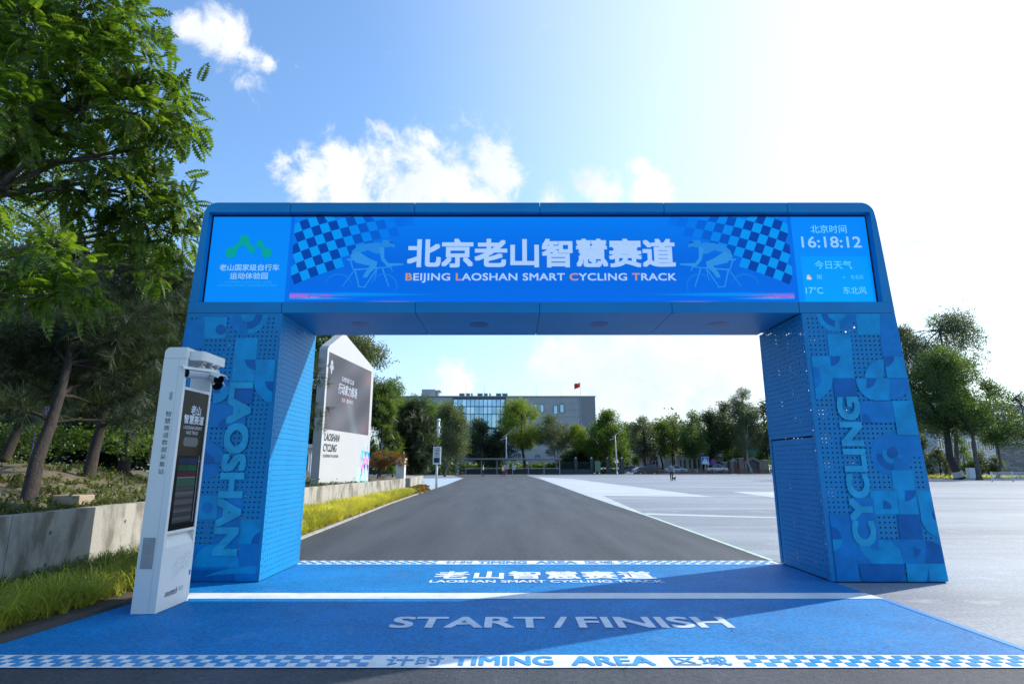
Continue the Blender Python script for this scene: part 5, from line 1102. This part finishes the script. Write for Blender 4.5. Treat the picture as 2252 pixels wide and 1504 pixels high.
# cladding in courses, each a thin slab
cl = []
for i in range(11):
    z = .2 + i * 1.75
    b = MB(); b.box(gx1 + .3, at(1276, 900, YB).x, YB + .2, YB + .58, z, z + 1.72); b.build('cladding', m_bld, bd)
b = MB(); b.box(at(1277, 900, YB).x, xB + .05, YB + .05, YB + .58, 0, zR + .1); b.build('corner_block', mat('building_dark', (.25, .25, .25), .8), bd)
b = MB(); b.box(xA, gx0 - .2, YB + .2, YB + .58, 0, zR - .15); b.build('left_wing', m_bld, bd)
b = MB(); b.box(xA, xB + .2, YB - .05, YB + .6, zR, zR + .25); b.build('parapet', m_bld2, bd)
mul = mat('mullion', (.06, .09, .12), .5)
NP = 12; pw = (gx1 - gx0) / NP; rows = [(18.7, 16.9), (16.75, 14.9), (14.8, 11.4), (10.9, 9.2), (9.1, 5.6), (5.2, 3.4)]
b = MB(); b.box(gx0 - .15, gx1 + .15, YB + .12, YB + .56, 3.2, zR - .02); b.build('curtain_wall_frame', mul, bd)
rg_ = random.Random(6); gm = [mat('pane_%s' % q, c, .04, tuple(min(1, v * 1.3) for v in c), .25, spec=1, metal=.75) for q, c in (('a', (.30, .42, .52)), ('b', (.24, .36, .48)), ('c', (.38, .50, .58)))]
for za, zb in rows:
    mes = [boxmesh('pane', pw - .16, .06, za - zb - .1, m) for m in gm]
    for i in range(NP): link('pane', rg_.choice(mes), bd, (gx0 + i * pw + .08, .04, zb + .05), rot=(rg_.uniform(-.012, .012), 0, rg_.uniform(-.012, .012)))
for px, py, w_, h_ in ((1192, 898, 8, 17), (1222, 901, 9, 19), (1236, 898, 9, 18), (1178, 895, 6, 14), (1139, 900, 9, 10), (1215, 950, 8, 16), (1236, 948, 8, 16), (1190, 970, 8, 14), (1141, 1002, 9, 9), (1182, 1005, 9, 9), (1262, 975, 8, 14), (1250, 1000, 8, 10)):
    c = at(px, py, YB); kx = YB / 1251; f_ = MB(); a, d = w_ * kx / 2, h_ * kx / 2
    for q in ((c.x - a, c.x + a, c.z + d - .1, c.z + d), (c.x - a, c.x + a, c.z - d, c.z - d + .1), (c.x - a, c.x - a + .1, c.z - d + .1, c.z + d - .1), (c.x + a - .1, c.x + a, c.z - d + .1, c.z + d - .1)): f_.box(q[0], q[1], YB + .05, YB + .198, q[2], q[3])
    wo = f_.build('window', mul, bd); f_ = MB(); f_.box(c.x - a + .1, c.x + a - .1, YB + .14, YB + .197, c.z - d + .1, c.z + d - .1); f_.build('pane', gm[0] if rg_.random() < .5 else m_darkwin, wo)
p = at(1180, 1011, YB - 2)
t0, t1 = at(927, 875, YB + 3), at(957, 856, YB + 3); b = MB(); b.box(t0.x, t1.x, YB + 3, YB + 8, zR, t1.z); b.build('roof_room', m_bld, bd); b = MB(); b.box(t1.x + .02, at(968, 870, YB + 3).x, YB + 3.3, YB + 7, at(968, 860, YB + 3).z, at(968, 860, YB + 3).z + .3); b.box(t1.x + .05, t1.x + .9, YB + 3.4, YB + 6, zR, at(968, 860, YB + 3).z); b.build('roof_canopy', m_bld2, bd)
for px, w_ in ((1010, 11), (1025, 8), (1036, 3), (1050, 11), (1064, 8), (1076, 3), (1091, 11), (1105, 11)):
    a, c = at(px, 874, YB + 2), at(px + w_, 865, YB + 2); o = MB(); o.box(a.x, c.x, YB + 2, YB + 4, zR, c.z - .25); u = o.build('roof_unit', m_darkwin, bd); o = MB(); o.box(a.x - .05, c.x + .05, YB + 1.95, YB + 4.05, c.z - .24, c.z + .05); o.build('unit_top', m_bld2, u)
rodm = MB(); rodm.tube([(0, 0, 0), (0, 0, 3.0)], [.05, .02], 5); rodm = rodm.mesh('rod', m_lgrey)
for px in (1023, 1026, 1064, 1066, 1104, 1180, 1235): link('lightning_rod', rodm, bd, (at(px, 880, YB).x, .5, zR), scale=(1, 1, 1.0 if px > 1110 else 1.15))
# flag and pole
Xf = at(1276, 870, YB).x; fl_ = thing('flag_pole', 'thin flag pole on the roof edge of the grey building', 'flag pole', (Xf, YB - .4, 8)); b = MB(); b.tube([(Xf, YB - .4, 8), (Xf, YB - .4, 23.3)], [.09, .04], 6); b.build('pole', m_lgrey, fl_)
b = MB(); NXf, NZf = 12, 8; FW, FH = 1.5, 1.45
def FP(u, v): 
    return (Xf - .05 - u * FW, YB - .4 + .18 * math.sin(u * 7 + v * 2), 23.15 - v * FH * (.8 + .2 * u) - u * .45 - .08 * math.sin(u * 6))
for i in range(NXf):
    for j in range(NZf): b.poly([FP(i / NXf, j / NZf), FP((i + 1) / NXf, j / NZf), FP((i + 1) / NXf, (j + 1) / NZf), FP(i / NXf, (j + 1) / NZf)], 0, (.62, .02, .03))
def star(u, v, r):
    P_ = []
    for k_ in range(10): a = math.pi / 2 + k_ * math.pi / 5; rr_ = r if k_ % 2 == 0 else r * .42; q = FP(u + rr_ * math.cos(a) / FW, v - rr_ * math.sin(a) / FH); P_.append((q[0], q[1] - .03, q[2]))
    b.poly(P_, 0, (.85, .6, .05))
star(.2, .28, .2)
for u, v in ((.42, .12), (.5, .24), (.5, .4), (.42, .52)): star(u, v, .07)
tag(b.build('flag', m_print, loc=(Xf, YB - .4, 22), smooth=True), 'small red flag with yellow stars flying over the roof', 'flag')

# ------------------------------------------------------------------ right side of the far edge: low buildings, fence, cars, signs
def facade(name, label, x0p, x1p, ytop, Y, depth, wins, m, lean=0, roofm=None, ext=.4):
    a, c = at(x0p, 1040, Y), at(x1p, 1040, Y + lean); h = at(x0p, ytop, Y).z; t = thing(name, label, 'building', (a.x, Y, 0))
    b = MB(); b.prism([(a.x, Y, 0), (c.x, Y + lean, 0), (c.x, Y + lean, h), (a.x, Y, h)], [(a.x, Y + depth, 0), (c.x, Y + lean + depth, 0), (c.x, Y + lean + depth, h), (a.x, Y + depth, h)]); b.build('wall', m, t)
    b = MB(); b.prism([(a.x - ext, Y - ext, h), (c.x + ext, Y + lean - ext, h), (c.x + ext, Y + lean - ext, h + .25), (a.x - ext, Y - ext, h + .25)], [(a.x - ext, Y + depth, h), (c.x + ext, Y + lean + depth, h), (c.x + ext, Y + lean + depth, h + .25), (a.x - ext, Y + depth, h + .25)]); b.build('roof', roofm or m, t)
    for px, zb, zt, w_ in wins:
        q = at(px, 1000, Y + lean * (px - x0p) / (x1p - x0p)); yw = q.y; b = MB()
        b.box(q.x - w_ / 2, q.x + w_ / 2, yw - .1, yw - .01, zt - .08, zt); b.box(q.x - w_ / 2, q.x + w_ / 2, yw - .1, yw - .01, zb, zb + .08); b.box(q.x - w_ / 2, q.x - w_ / 2 + .08, yw - .1, yw - .01, zb + .08, zt - .08); b.box(q.x + w_ / 2 - .08, q.x + w_ / 2, yw - .1, yw - .01, zb + .08, zt - .08)
        wo = b.build('window', m_post, t); b = MB(); b.box(q.x - w_ / 2 + .08, q.x + w_ / 2 - .08, yw - .07, yw - .02, zb + .08, zt - .08); b.build('pane', m_darkwin, wo)
    return t
m_cream = mat('cream_render', (.42, .41, .35), .8, None, 1); m_brown = mat('brown_render', (.14, .08, .07), .85)
facade('low_building', 'low cream building with tall white framed windows behind the street trees', 1462, 1562, 1002, 134, 10, [(x, .9, 3.1, 1.3) for x in (1485, 1499, 1508, 1519, 1528, 1539)] + [(1549, .2, 3.0, 1.5)], m_cream, -4)
facade('flat_roof_building', 'cream flat roofed building behind the stone gate pillars', 1568, 1690, 1006, 130, 10, [(x, .8, 2.6, 1.2) for x in (1577, 1590, 1604)], m_cream, 0, m_bld2, .8)
facade('round_roof_hall', 'grey green hall with a flat top behind the flat roofed building', 1566, 1640, 994, 143, 8, [], mat('grey_green_render', (.22, .25, .22), .8))
facade('brown_house', 'brown house with arched dark front left of the cream building', 1430, 1462, 1000, 140, 8, [(x, .6, 2.8, .9) for x in (1437, 1444, 1451)], m_brown)
facade('ochre_house', 'ochre house behind the leftmost street trees', 1396, 1430, 992, 160, 8, [(x, 1, 3, 1.4) for x in (1404, 1412)], mat('ochre_render', (.30, .25, .16), .8))
facade('tiled_house', 'distant house with a reddish roof above the trees', 1374, 1396, 958, 180, 8, [], m_cream, 0, m_brown)
p0, p1 = at(1600, 1000, 150), at(1720, 940, 150); b = MB(); rr = random.Random(8); NN = 16
for i in range(NN):
    for j in range(6):
        f_ = lambda i, j: (p0.x + (p1.x - p0.x) * i / NN, 150 + .5 * math.sin(i * 1.3 + j), 2 + (p1.z - 2) * j / 6)
        b.poly([f_(i, j), f_(i + 1, j), f_(i + 1, j + 1), f_(i, j + 1)])
    b.tube([(p0.x + (p1.x - p0.x) * i / NN, 150.6, 0), (p0.x + (p1.x - p0.x) * i / NN, 150.6, p1.z)], .06, 5, cap=False)
tag(b.build('construction_netting', mat('green_netting', (.02, .13, .09), .8), loc=(p0.x, 150, 0)), 'teal green construction netting behind the tall street trees', 'netting')
m_stone = mat('gate_stone', (.20, .16, .13), .9, (.13, .10, .085), 2.5, .5, 12)
gs = thing('stone_gate', 'stone gate with pillars and a dark arched opening by the right gate leg', 'gate', (at(1595, 1040, 124).x, 124, 0))
for px, w_, top in ((1595, 9, 1017), (1611, 8, 1014), (1632, 10, 1008), (1684, 12, 1012), (1706, 8, 1008)):
    a = at(px, 1040, 124); kx = 124 / 1251; h = at(px, top, 124).z; b = MB(); nb = 6
    b.box(a.x - w_ * kx / 2, a.x + w_ * kx / 2, 123.9, 124.9, 0, h); o = b.build('pillar', m_stone, gs)
    b = MB(); b.box(a.x - w_ * kx / 2 - .12, a.x + w_ * kx / 2 + .12, 123.8, 125, h, h + .15); b.build('cap', m_bld2, o)
a = at(1658, 1040, 124); b = MB(); zt = at(1658, 1004, 124).z
xzprism(b, [(a.x - 1.9, 0), (a.x - 1.3, 0), (a.x - 1.3, 2.3), (a.x, zt - .5), (a.x + 1.3, 2.3), (a.x + 1.3, 0), (a.x + 1.9, 0), (a.x + 1.9, 2.5), (a.x, zt), (a.x - 1.9, 2.5)], 123.9, 124.9); b.build('gabled_arch', m_stone, gs)
b = MB(); xzprism(b, [(a.x - 1.29, 0), (a.x + 1.29, 0), (a.x + 1.29, 2.3), (a.x, zt - .52), (a.x - 1.29, 2.3)], 124.3, 124.4); b.build('doorway', m_fence, gs)
for px, w_ in ((1621, 10), (1673, 9)): a = at(px, 1040, 124); b = MB(); b.box(a.x - w_ * .05, a.x + w_ * .05, 124.2, 124.4, .3, 2.1); b.build('gate_leaf', mat('dark_red_leaf', (.16, .03, .03), .6), gs)
pb = at(1633, 1013, 127); b = MB(); b.box(pb.x - 2.4, pb.x - .2, 127, 127.1, pb.z - .5, pb.z + .5); b.box(pb.x + .05, pb.x + 1.2, 127, 127.1, pb.z - .6, pb.z + .6, 1)
b.box(pb.x - 2.3, pb.x - 2.2, 127, 127.1, 0, pb.z - .5); b.box(pb.x + .6, pb.x + .7, 127, 127.1, 0, pb.z - .6); tag(b.build('billboard', [m_post, mat('red_board', (.5, .02, .03), .5)], loc=(pb.x, 127, 0)), 'white and red hoarding over the stone gate wall', 'billboard')
# picket fence
m_pk = m_wood; pf = thing('picket_fence', 'low brown wooden picket fence along the far edge of the plaza', 'fence', (at(1394, 1043, 111).x, 111, 0)); fx0 = at(1394, 1043, 111).x
pk = MB(); pk.raw([(0, 0, 0), (.11, 0, 0), (.11, 0, .9), (.055, 0, 1.02), (0, 0, .9), (0, .03, 0), (.11, .03, 0), (.11, .03, .9), (.055, .03, 1.02), (0, .03, .9)], [(0, 1, 2, 3, 4), (9, 8, 7, 6, 5), (0, 5, 6, 1), (1, 6, 7, 2), (2, 7, 8, 3), (3, 8, 9, 4), (4, 9, 5, 0)])
pk = pk.mesh('picket', m_pk); rr = random.Random(5); seg = ((1394, 1608), (1622, 1720))
for s0, s1 in seg:
    a, c = at(s0, 1043, 111).x, at(s1, 1043, 111).x; x = a
    while x < c: link('picket', pk, pf, (x - fx0, 0, 0), rot=(0, rr.uniform(-.05, .05), 0), scale=(1, 1, rr.uniform(.9, 1.08))); x += .26
    for z in (.3, .7): b = MB(); b.box(a, c, 111.04, 111.08, z, z + .07); b.build('rail', m_pk, pf)
# cars
m_tyre = mat('tyre_rubber', (.02, .02, .02), .8); m_hub = mat('wheel_rim', (.35, .36, .38), .35, metal=.6); m_carglass = mat('car_glass', (.015, .02, .028), .06, spec=.9)
def car(label, pos, rot, paint, suv=False, body=(.7, .72, .74)):
    p = Vector(pos); t = thing('parked_car', label, 'car', p, 'cars parked behind the wooden fence'); m = mat('car_paint_' + paint, body, .25, coat=.8)
    Lc_, Wc, Hc = (4.6, 1.86, 1.68) if suv else (4.7, 1.82, 1.45); h = Lc_ / 2; sh_ = .98 if suv else .88
    T = Matrix.Translation(p) @ Matrix.Rotation(rot, 4, 'Z')
    side = [(-h, .32), (-h + .02, .62), (-h + .15, sh_ - .1), (-h + .75, sh_ - .02), (-.2, sh_), (h - .55, sh_ + .02), (h - .06, sh_ - .06), (h, .6), (h - .03, .32)]
    for wc in (h - .95, -h + .95): side += [(wc + .36 * math.cos(R(a)), .32 + .36 * math.sin(R(a))) for a in (0, 30, 60, 90, 120, 150, 180)]
    def ring(y, inset, zz=0): return [T @ Vector((x * (1 - inset), y, z - (zz if z > .7 else 0))) for x, z in side]
    b = MB(); r = [ring(-Wc / 2 + .0, .02, .05), ring(-Wc / 2 + .12, 0), ring(Wc / 2 - .12, 0), ring(Wc / 2, .02, .05)]
    for a_, c_ in zip(r, r[1:]): b.prism(a_, c_)
    b.build('body', m, t, smooth=False)
    if suv: cab = [(-h + .95, sh_), (-.55, Hc - .05), (.0, Hc), (h - .65, Hc - .06), (h - .1, sh_)]
    else: cab = [(-h + 1.15, sh_), (-.45, Hc - .05), (.2, Hc), (1.0, Hc - .08), (h - .35, sh_)]
    b = MB(); b.prism([T @ Vector((x, -Wc / 2 + (.06 if z <= sh_ else .24), z)) for x, z in cab], [T @ Vector((x, Wc / 2 - (.06 if z <= sh_ else .24), z)) for x, z in cab]); b.build('windows', m_carglass, t)
    b = MB(); rf = cab[1:-1]; b.prism([T @ Vector((x, -Wc / 2 + .235, z + .004)) for x, z in rf] + [T @ Vector((x, -Wc / 2 + .235, z + .045)) for x, z in rf[::-1]], [T @ Vector((x, Wc / 2 - .235, z + .004)) for x, z in rf] + [T @ Vector((x, Wc / 2 - .235, z + .045)) for x, z in rf[::-1]]); b.build('roof', m, t)
    b = MB()
    for s_ in (-1, 1):
        for (xa, za), (xb, zb) in ((cab[0], cab[1]), ((.35, sh_), (.3, Hc - .04)), (cab[-1], cab[-2])):
            y0, y1 = s_ * (Wc / 2 - .05), s_ * (Wc / 2 - .232); b.tube([T @ Vector((xa, y0, za)), T @ Vector((xb, y1, zb))], .035, 4)
    b.build('pillars', m, t)
    for x in (-h + .95, h - .95):
        for s_ in (-1, 1):
            y = s_ * (Wc / 2 - .12); b = MB(); c0 = T @ Vector((x, y - .11, .32)); c1 = T @ Vector((x, y + .11, .32)); b.tube([c0, c1], .32, 14); wh = b.build('wheel', m_tyre, t)
            b = MB(); b.tube([T @ Vector((x, y - .115, .32)), T @ Vector((x, y + .115, .32))], .2, 10); b.build('rim', m_hub, wh)
    for s_ in (-1, 1):
        b = MB(); b.box(-h - .01, -h + .22, s_ * .62 - .2, s_ * .62 + .2, .58, .72, T=T); b.build('headlight', m_lgrey, t)
        b = MB(); b.box(h - .15, h + .01, s_ * .66 - .18, s_ * .66 + .18, .62, .78, T=T); b.build('taillight', mat('tail_red', (.3, .01, .01), .3), t)
        b = MB(); b.box(-.95, -.78, s_ * (Wc / 2 + .07) - .07, s_ * (Wc / 2 + .07) + .07, sh_ - .02, sh_ + .12, T=T); b.build('side_mirror', m, t)
def cx_(px, Y): return at(px, 1040, Y).x
car('white SUV seen from the side, right of the man with dog', (cx_(1576, 124), 124, .25), math.pi, 'white', True)
car('white sedan turned towards the viewer just behind the man with the dog', (cx_(1487, 123), 123, .2), math.pi * .93, 'white', False)
car('white sedan nearest the iron fence, low behind the pickets', (cx_(1415, 115), 115, 0), math.pi * 1.05, 'white', False)
car('black sedan right behind the wooden fence', (cx_(1432, 113.8), 113.8, 0), math.pi * 1.0, 'black', False, (.02, .022, .03))
car('dark grey car farther back at the left end of the parked cars', (cx_(1390, 121), 121, .1), math.pi * .95, 'grey', False, (.06, .07, .08))
car('dark blue car standing alone between the street trees', (cx_(1437, 134), 134, .3), math.pi * .8, 'navy', True, (.02, .04, .10))
car('silver car parked in the gap before the ochre house', (cx_(1382, 128), 128, .2), math.pi * .7, 'silver', False, (.4, .42, .45))
# signs
def sign(label, px, py, Y, kind):
    p = at(px, py, Y); t = thing('traffic_sign', label, 'traffic sign', (p.x, Y, 0)); b = MB(); b.tube([(p.x, Y + .05, 0), (p.x, Y + .05, p.z + .3)], .04, 6); b.build('post', m_lgrey, t)
    b = MB(); r = .75 if kind == 'sq' else .62
    if kind == 'sq':
        b.poly([(p.x - r, Y, p.z - r), (p.x + r, Y, p.z - r), (p.x + r, Y, p.z + r), (p.x - r, Y, p.z + r)], 0, (.6, .65, .7)); r -= .06
        b.poly([(p.x - r, Y - .01, p.z - r + .35), (p.x + r, Y - .01, p.z - r + .35), (p.x + r, Y - .01, p.z + r), (p.x - r, Y - .01, p.z + r)], 0, (.02, .16, .50))
        b.poly([(p.x - .5, Y - .02, p.z - .3), (p.x + .5, Y - .02, p.z - .3), (p.x, Y - .02, p.z + .6)], 0, (.75, .78, .8))
        for q in ([(-.05, .35), (.07, .35), (.05, .1), (-.07, .1)], [(-.05, .1), (.02, .1), (-.14, -.22), (-.2, -.2)], [(-.02, .1), (.07, .1), (.18, -.2), (.1, -.22)], [(-.04, .48), (.06, .48), (.06, .38), (-.04, .38)]): b.poly([(p.x + u, Y - .03, p.z + v) for u, v in q], 0, (.01, .02, .05))
    else:
        dd = lambda r_, y_, c_: b.poly([(p.x + r_ * math.cos(R(a)), y_, p.z + r_ * math.sin(R(a))) for a in range(0, 360, 20)], 0, c_)
        dd(r, Y, (.35, .03, .10)); dd(r * .8, Y - .01, (.03, .08, .38)); q = .12
        b.poly([(p.x - .5, Y - .02, p.z + .4), (p.x - .4, Y - .02, p.z + .5), (p.x + .5, Y - .02, p.z - .4), (p.x + .4, Y - .02, p.z - .5)], 0, (.35, .03, .1))
    b.build('plate', m_print, t)
sign('blue pedestrian crossing sign before the low cream building', 1551, 1012, 121, 'sq'); sign('round blue and red no parking sign right of the crossing sign', 1569, 1016, 122, 'rd')
for i, (px, top) in enumerate(((1488, 990), (1397, 992))):
    p = at(px, 1040, 128); zt = at(px, top, 128).z; b = MB(); b.tube([(p.x, 128, 0), (p.x, 128, zt - .4), (p.x - .4, 128, zt), (p.x - 1.3, 128, zt)], [.09, .07, .05, .04], 6); b.box(p.x - 1.9, p.x - 1.2, 127.9, 128.1, zt - .05, zt + .08)
    tag(b.build('street_lamp', m_lgrey, loc=(p.x, 128, 0)), ('curved grey lamp post behind the white sedan', 'curved grey lamp post left of the ochre house')[i], 'street lamp', 'curved lamp posts by the cars')
# ------------------------------------------------------------------ right edge
bt = thing('white_office', 'white office block with rows of windows behind the right-hand trees', 'building', (at(2075, 1040, 118).x, 118, 0))
A_, B_ = at(2072, 1040, 112), at(2300, 1040, 138); dirv = Vector((B_.x - A_.x, B_.y - A_.y, 0)); LN = dirv.length; dirv.normalize(); nv_ = Vector((-dirv.y, dirv.x, 0)); zT = at(2150, 872, 118).z
Tm = Matrix(((dirv.x, nv_.x, 0, A_.x), (dirv.y, nv_.y, 0, A_.y), (0, 0, 1, 0), (0, 0, 0, 1)))
b = MB(); b.box(0, LN, .3, 16, 0, zT, T=Tm); b.build('wall', mat('office_white', (.42, .43, .44), .7), bt)
fm = MB(); fm.box(0, 2.2, 0, .28, 0, .12); fm.box(0, 2.2, 0, .28, 1.9, 2.02); fm.box(0, .12, 0, .28, .12, 1.9); fm.box(2.08, 2.2, 0, .28, .12, 1.9); fm.box(1.04, 1.16, 0, .28, .12, 1.9); fm = fm.mesh('window', m_post)
pn = boxmesh('pane', 1.96, .1, 1.78, m_darkwin); az = math.atan2(dirv.y, dirv.x)
for i in range(int(LN / 3.1)):
    for j in range(4):
        q = Tm @ Vector((.4 + i * 3.1, 0, 1.4 + j * 3.3)); o = link('window', fm, bt, q - ORG[bt.name], rot=(0, 0, az)); link('pane', pn, o, (.12, .12, .12))
gb = thing('glass_tower', 'blue glass building corner showing right of the right gate leg', 'building', (at(1990, 1040, 120).x, 120, 0)); a, c = at(1975, 1040, 120).x, at(2052, 1040, 120).x; zt = at(2010, 882, 120).z
b = MB(); b.box(a, c, 120.1, 130, 0, zt); b.build('frame', mul, gb); pm2 = boxmesh('pane', (c - a) / 8 - .12, .08, 1.7, mat('teal_glass', (.12, .42, .58), .1, metal=.5, spec=1))
for i in range(8):
    for j in range(int(zt / 1.85)): link('pane', pm2, gb, (a + i * (c - a) / 8 + .06 - ORG[gb.name].x, .03, .1 + j * 1.85))
bw = thing('brick_wall', 'grey stone block wall at the right edge of the plaza', 'wall', (at(2204, 1040, 84).x, 84, 0)); a, c = at(2204, 1040, 84).x, at(2300, 1040, 84).x; zt = at(2230, 976, 84).z
b = MB(); b.box(a + .05, c, 84.06, 84.5, 0, zt - .02); b.build('core', mat('mortar', (.12, .12, .115), .9), bw); bs = [boxmesh('stone_block', .86, .07, .27, mat('wall_stone_%d' % i, q, .85, None, 4, .4)) for i, q in enumerate(((.24, .23, .22), (.30, .29, .27), (.20, .19, .185)))]
rr = random.Random(2); nz_ = int(zt / .3)
for j in range(nz_):
    x = a - (.45 if j % 2 else 0) 
    while x < c - .9: link('stone_block', rr.choice(bs), bw, (max(x, a) - a, .0 + rr.uniform(-.01, .012), j * .3 + .02)); x += .9
b = MB(); b.box(a - .1, c, 83.9, 84.6, zt, zt + .12); b.build('coping', m_bld2, bw)
rl = thing('metal_railing', 'low grey metal railing near the right edge, before the brick wall', 'railing', (at(2183, 1062, 60).x, 60, 0)); a = at(2183, 1060, 60).x
bars = boxmesh('railing_bar', .03, .03, .78, m_lgrey); pst = boxmesh('railing_post', .09, .09, 1.02, m_lgrey)
for i in range(30): link('railing_bar', bars, rl, (.15 + i * .17, i * .02, .12))
for i in range(3): link('railing_post', pst, rl, (i * 2.4, i * .3, 0))
for z in (.1, .9): b = MB(); b.prism([(a, 60, z), (a, 60.05, z), (a, 60.05, z + .05), (a, 60, z + .05)], [(a + 5.3, 60.6, z), (a + 5.3, 60.65, z), (a + 5.3, 60.65, z + .05), (a + 5.3, 60.6, z + .05)]); b.build('rail', m_lgrey, rl)
p = at(2137, 1052, 72); t = thing('utility_box', 'white utility box at the foot of the slender grey trunk', 'box', (p.x, 72, 0)); b = MB(); b.box(p.x - .3, p.x + .45, 71.8, 72.4, .25, 1.35); b.build('case', m_post, t, bev=.02); b = MB(); b.box(p.x - .45, p.x + .55, 71.7, 72.5, 0, .25); b.build('plinth', m_post, t)
struct_b = MB(); struct_b.box(43, 75, 70.6, 70.8, 0, .12); struct('far_kerb', struct_b, m_kerb)
# white wall beyond, left of the plaza
facade('white_hut', 'small white building glimpsed between the gate leg and the sign board', 668, 682, 985, 40, 4, [(675, 1.2, 2.4, .4)], m_post)

# ------------------------------------------------------------------ people and dog
def skin_body(name, pts, edges, rad, root, m, parent, assign=None, mats=None, sub=1):
    me = bpy.data.meshes.new(name); me.from_pydata([tuple(p) for p in pts], edges, []); o = bpy.data.objects.new('tmp', me); COL.objects.link(o)
    o.modifiers.new('s', 'SKIN'); sk = me.skin_vertices[0].data
    for i, r in enumerate(rad): sk[i].radius = r if hasattr(r, '__len__') else (r, r)
    for i in range(len(pts)): sk[i].use_root = (i == root)
    sb = o.modifiers.new('u', 'SUBSURF'); sb.levels = sb.render_levels = sub
    dg = bpy.context.evaluated_depsgraph_get(); dg.update(); out_ = bpy.data.meshes.new_from_object(o.evaluated_get(dg)); bpy.data.objects.remove(o)
    out_.materials.clear()
    for x in (mats or [m]): out_.materials.append(x)
    if assign:
        for p in out_.polygons: p.material_index = assign(p.center)
    for p in out_.polygons: p.use_smooth = True
    o = bpy.data.objects.new(name, out_); COL.objects.link(o); o.parent = parent; ORG[o.name] = ORG[parent.name]; return o
m_skin = mat('skin', (.42, .26, .18), .6); m_hair = mat('black_hair', (.015, .012, .012), .6); m_shoe = mat('shoe', (.03, .03, .03), .6)
def person(label, loc, rz, top, trou, stride=.22, H=1.72, arm=.1, top_m=None):
    t = thing('person', label, 'person', loc); t.rotation_euler = (0, 0, rz); s = H / 1.72
    P_ = [(0, 0, .95), (0, 0, 1.15), (0, 0, 1.36), (0, .01, 1.48), (0, .02, 1.56), (0, .03, 1.68),
          (.18, 0, 1.38), (.23, -arm, 1.12), (.24, -arm + .12, .90), (.245, -arm + .17, .82), (-.18, 0, 1.38), (-.23, arm, 1.12), (-.24, arm + .12, .90), (-.245, arm + .17, .82),
          (.09, 0, .90), (.10, stride * .6, .50), (.10, stride, .09), (.10, stride + .14, .04), (-.09, 0, .90), (-.10, -stride * .3, .50), (-.10, -stride * 1.2, .12), (-.10, -stride * 1.2 + .14, .04)]
    E_ = [(0, 1), (1, 2), (2, 3), (3, 4), (4, 5), (2, 6), (6, 7), (7, 8), (8, 9), (2, 10), (10, 11), (11, 12), (12, 13), (0, 14), (14, 15), (15, 16), (16, 17), (0, 18), (18, 19), (19, 20), (20, 21)]
    r_ = [(.17, .12), (.15, .11), (.17, .12), .06, (.075, .09), (.08, .095), .065, .05, .04, .035, .065, .05, .04, .035, .095, .07, .05, .045, .095, .07, .05, .045]
    P_ = [tuple(c * s for c in p) for p in P_]
    def asg(c):
        z = c.z / s
        if z > 1.46: return 0
        if abs(c.x) > .19 * s and z < 1.12: return 0
        if z < .10: return 3
        if z < .96 and abs(c.x) < .2 * s: return 2
        return 1
    skin_body('body', P_, E_, r_, 0, m_skin, t, asg, [m_skin, top, trou, m_shoe])
    b = MB()
    for k_ in range(6):
        a0, a1 = math.pi * .5 * k_ / 6, math.pi * .5 * (k_ + 1) / 6
        b.tube([(0, .02 * s - .012, (1.64 + .125 * math.sin(a0)) * s), (0, .02 * s - .012, (1.64 + .125 * math.sin(a1)) * s)], [.098 * math.cos(a0) * s + .004, .098 * math.cos(a1) * s + .004], 10, cap=False)
    o = MB(); 
    oo = b.mesh('hair', m_hair, smooth=True); ho = bpy.data.objects.new('hair', oo); COL.objects.link(ho); ho.parent = t; ORG[ho.name] = ORG[t.name]
    return t
c_w = mat('white_cloth', (.68, .7, .72), .8); c_b = mat('black_cloth', (.015, .015, .018), .8); c_g = mat('grey_cloth', (.15, .18, .23), .8); c_t = mat('tan_cloth', (.40, .38, .34), .8)
person('pedestrian in a white top and black trousers walking by the shelter', (-4.35, 88, 0), R(100), c_w, c_b, .14, 1.82)
person('pedestrian in a pale grey top striding right before the shelter', (-1.45, 90, 0), R(-95), c_t, c_b, .25, 1.66)
person('man in a grey shirt standing with a black dog on the open plaza', (17.45, 63.9, 0), R(175), c_g, c_b, .08, 1.78, .12)
dg_ = thing('dog', 'small black dog at the feet of the man in the grey shirt', 'dog', (0, 0, 0))
P_ = [(-.28, 0, .36), (0, 0, .38), (.2, 0, .40), (.32, 0, .50), (.40, 0, .56), (.52, 0, .53), (.22, .07, .2), (.23, .07, .02), (.22, -.07, .2), (.20, -.07, .02), (-.30, .07, .22), (-.34, .07, .12), (-.30, .07, .02), (-.30, -.07, .22), (-.35, -.07, .12), (-.31, -.07, .02), (-.42, 0, .46), (-.50, 0, .58), (.38, .05, .64), (.38, -.05, .64)]
E_ = [(0, 1), (1, 2), (2, 3), (3, 4), (4, 5), (2, 6), (6, 7), (2, 8), (8, 9), (0, 10), (10, 11), (11, 12), (0, 13), (13, 14), (14, 15), (0, 16), (16, 17), (4, 18), (4, 19)]
dg_.scale = (.75, .75, .75); dg_.location = (17.58, 63.5, 0); dg_.rotation_euler = (0, 0, R(-65))
skin_body('body', P_, E_, [.10, .10, .12, .07, .075, .035, .04, .028, .04, .028, .055, .03, .028, .055, .03, .028, .025, .015, .02, .02], 1, m_hair, dg_)
ld = MB(); ld.tube([(17.80, 63.7, .62), (17.6, 63.8, .85), (17.62, 63.85, .95)], .008, 5); tag(ld.build('leash', m_shoe, loc=(17.8, 63.7, .6)), 'thin dark leash between the man and the black dog', 'leash')
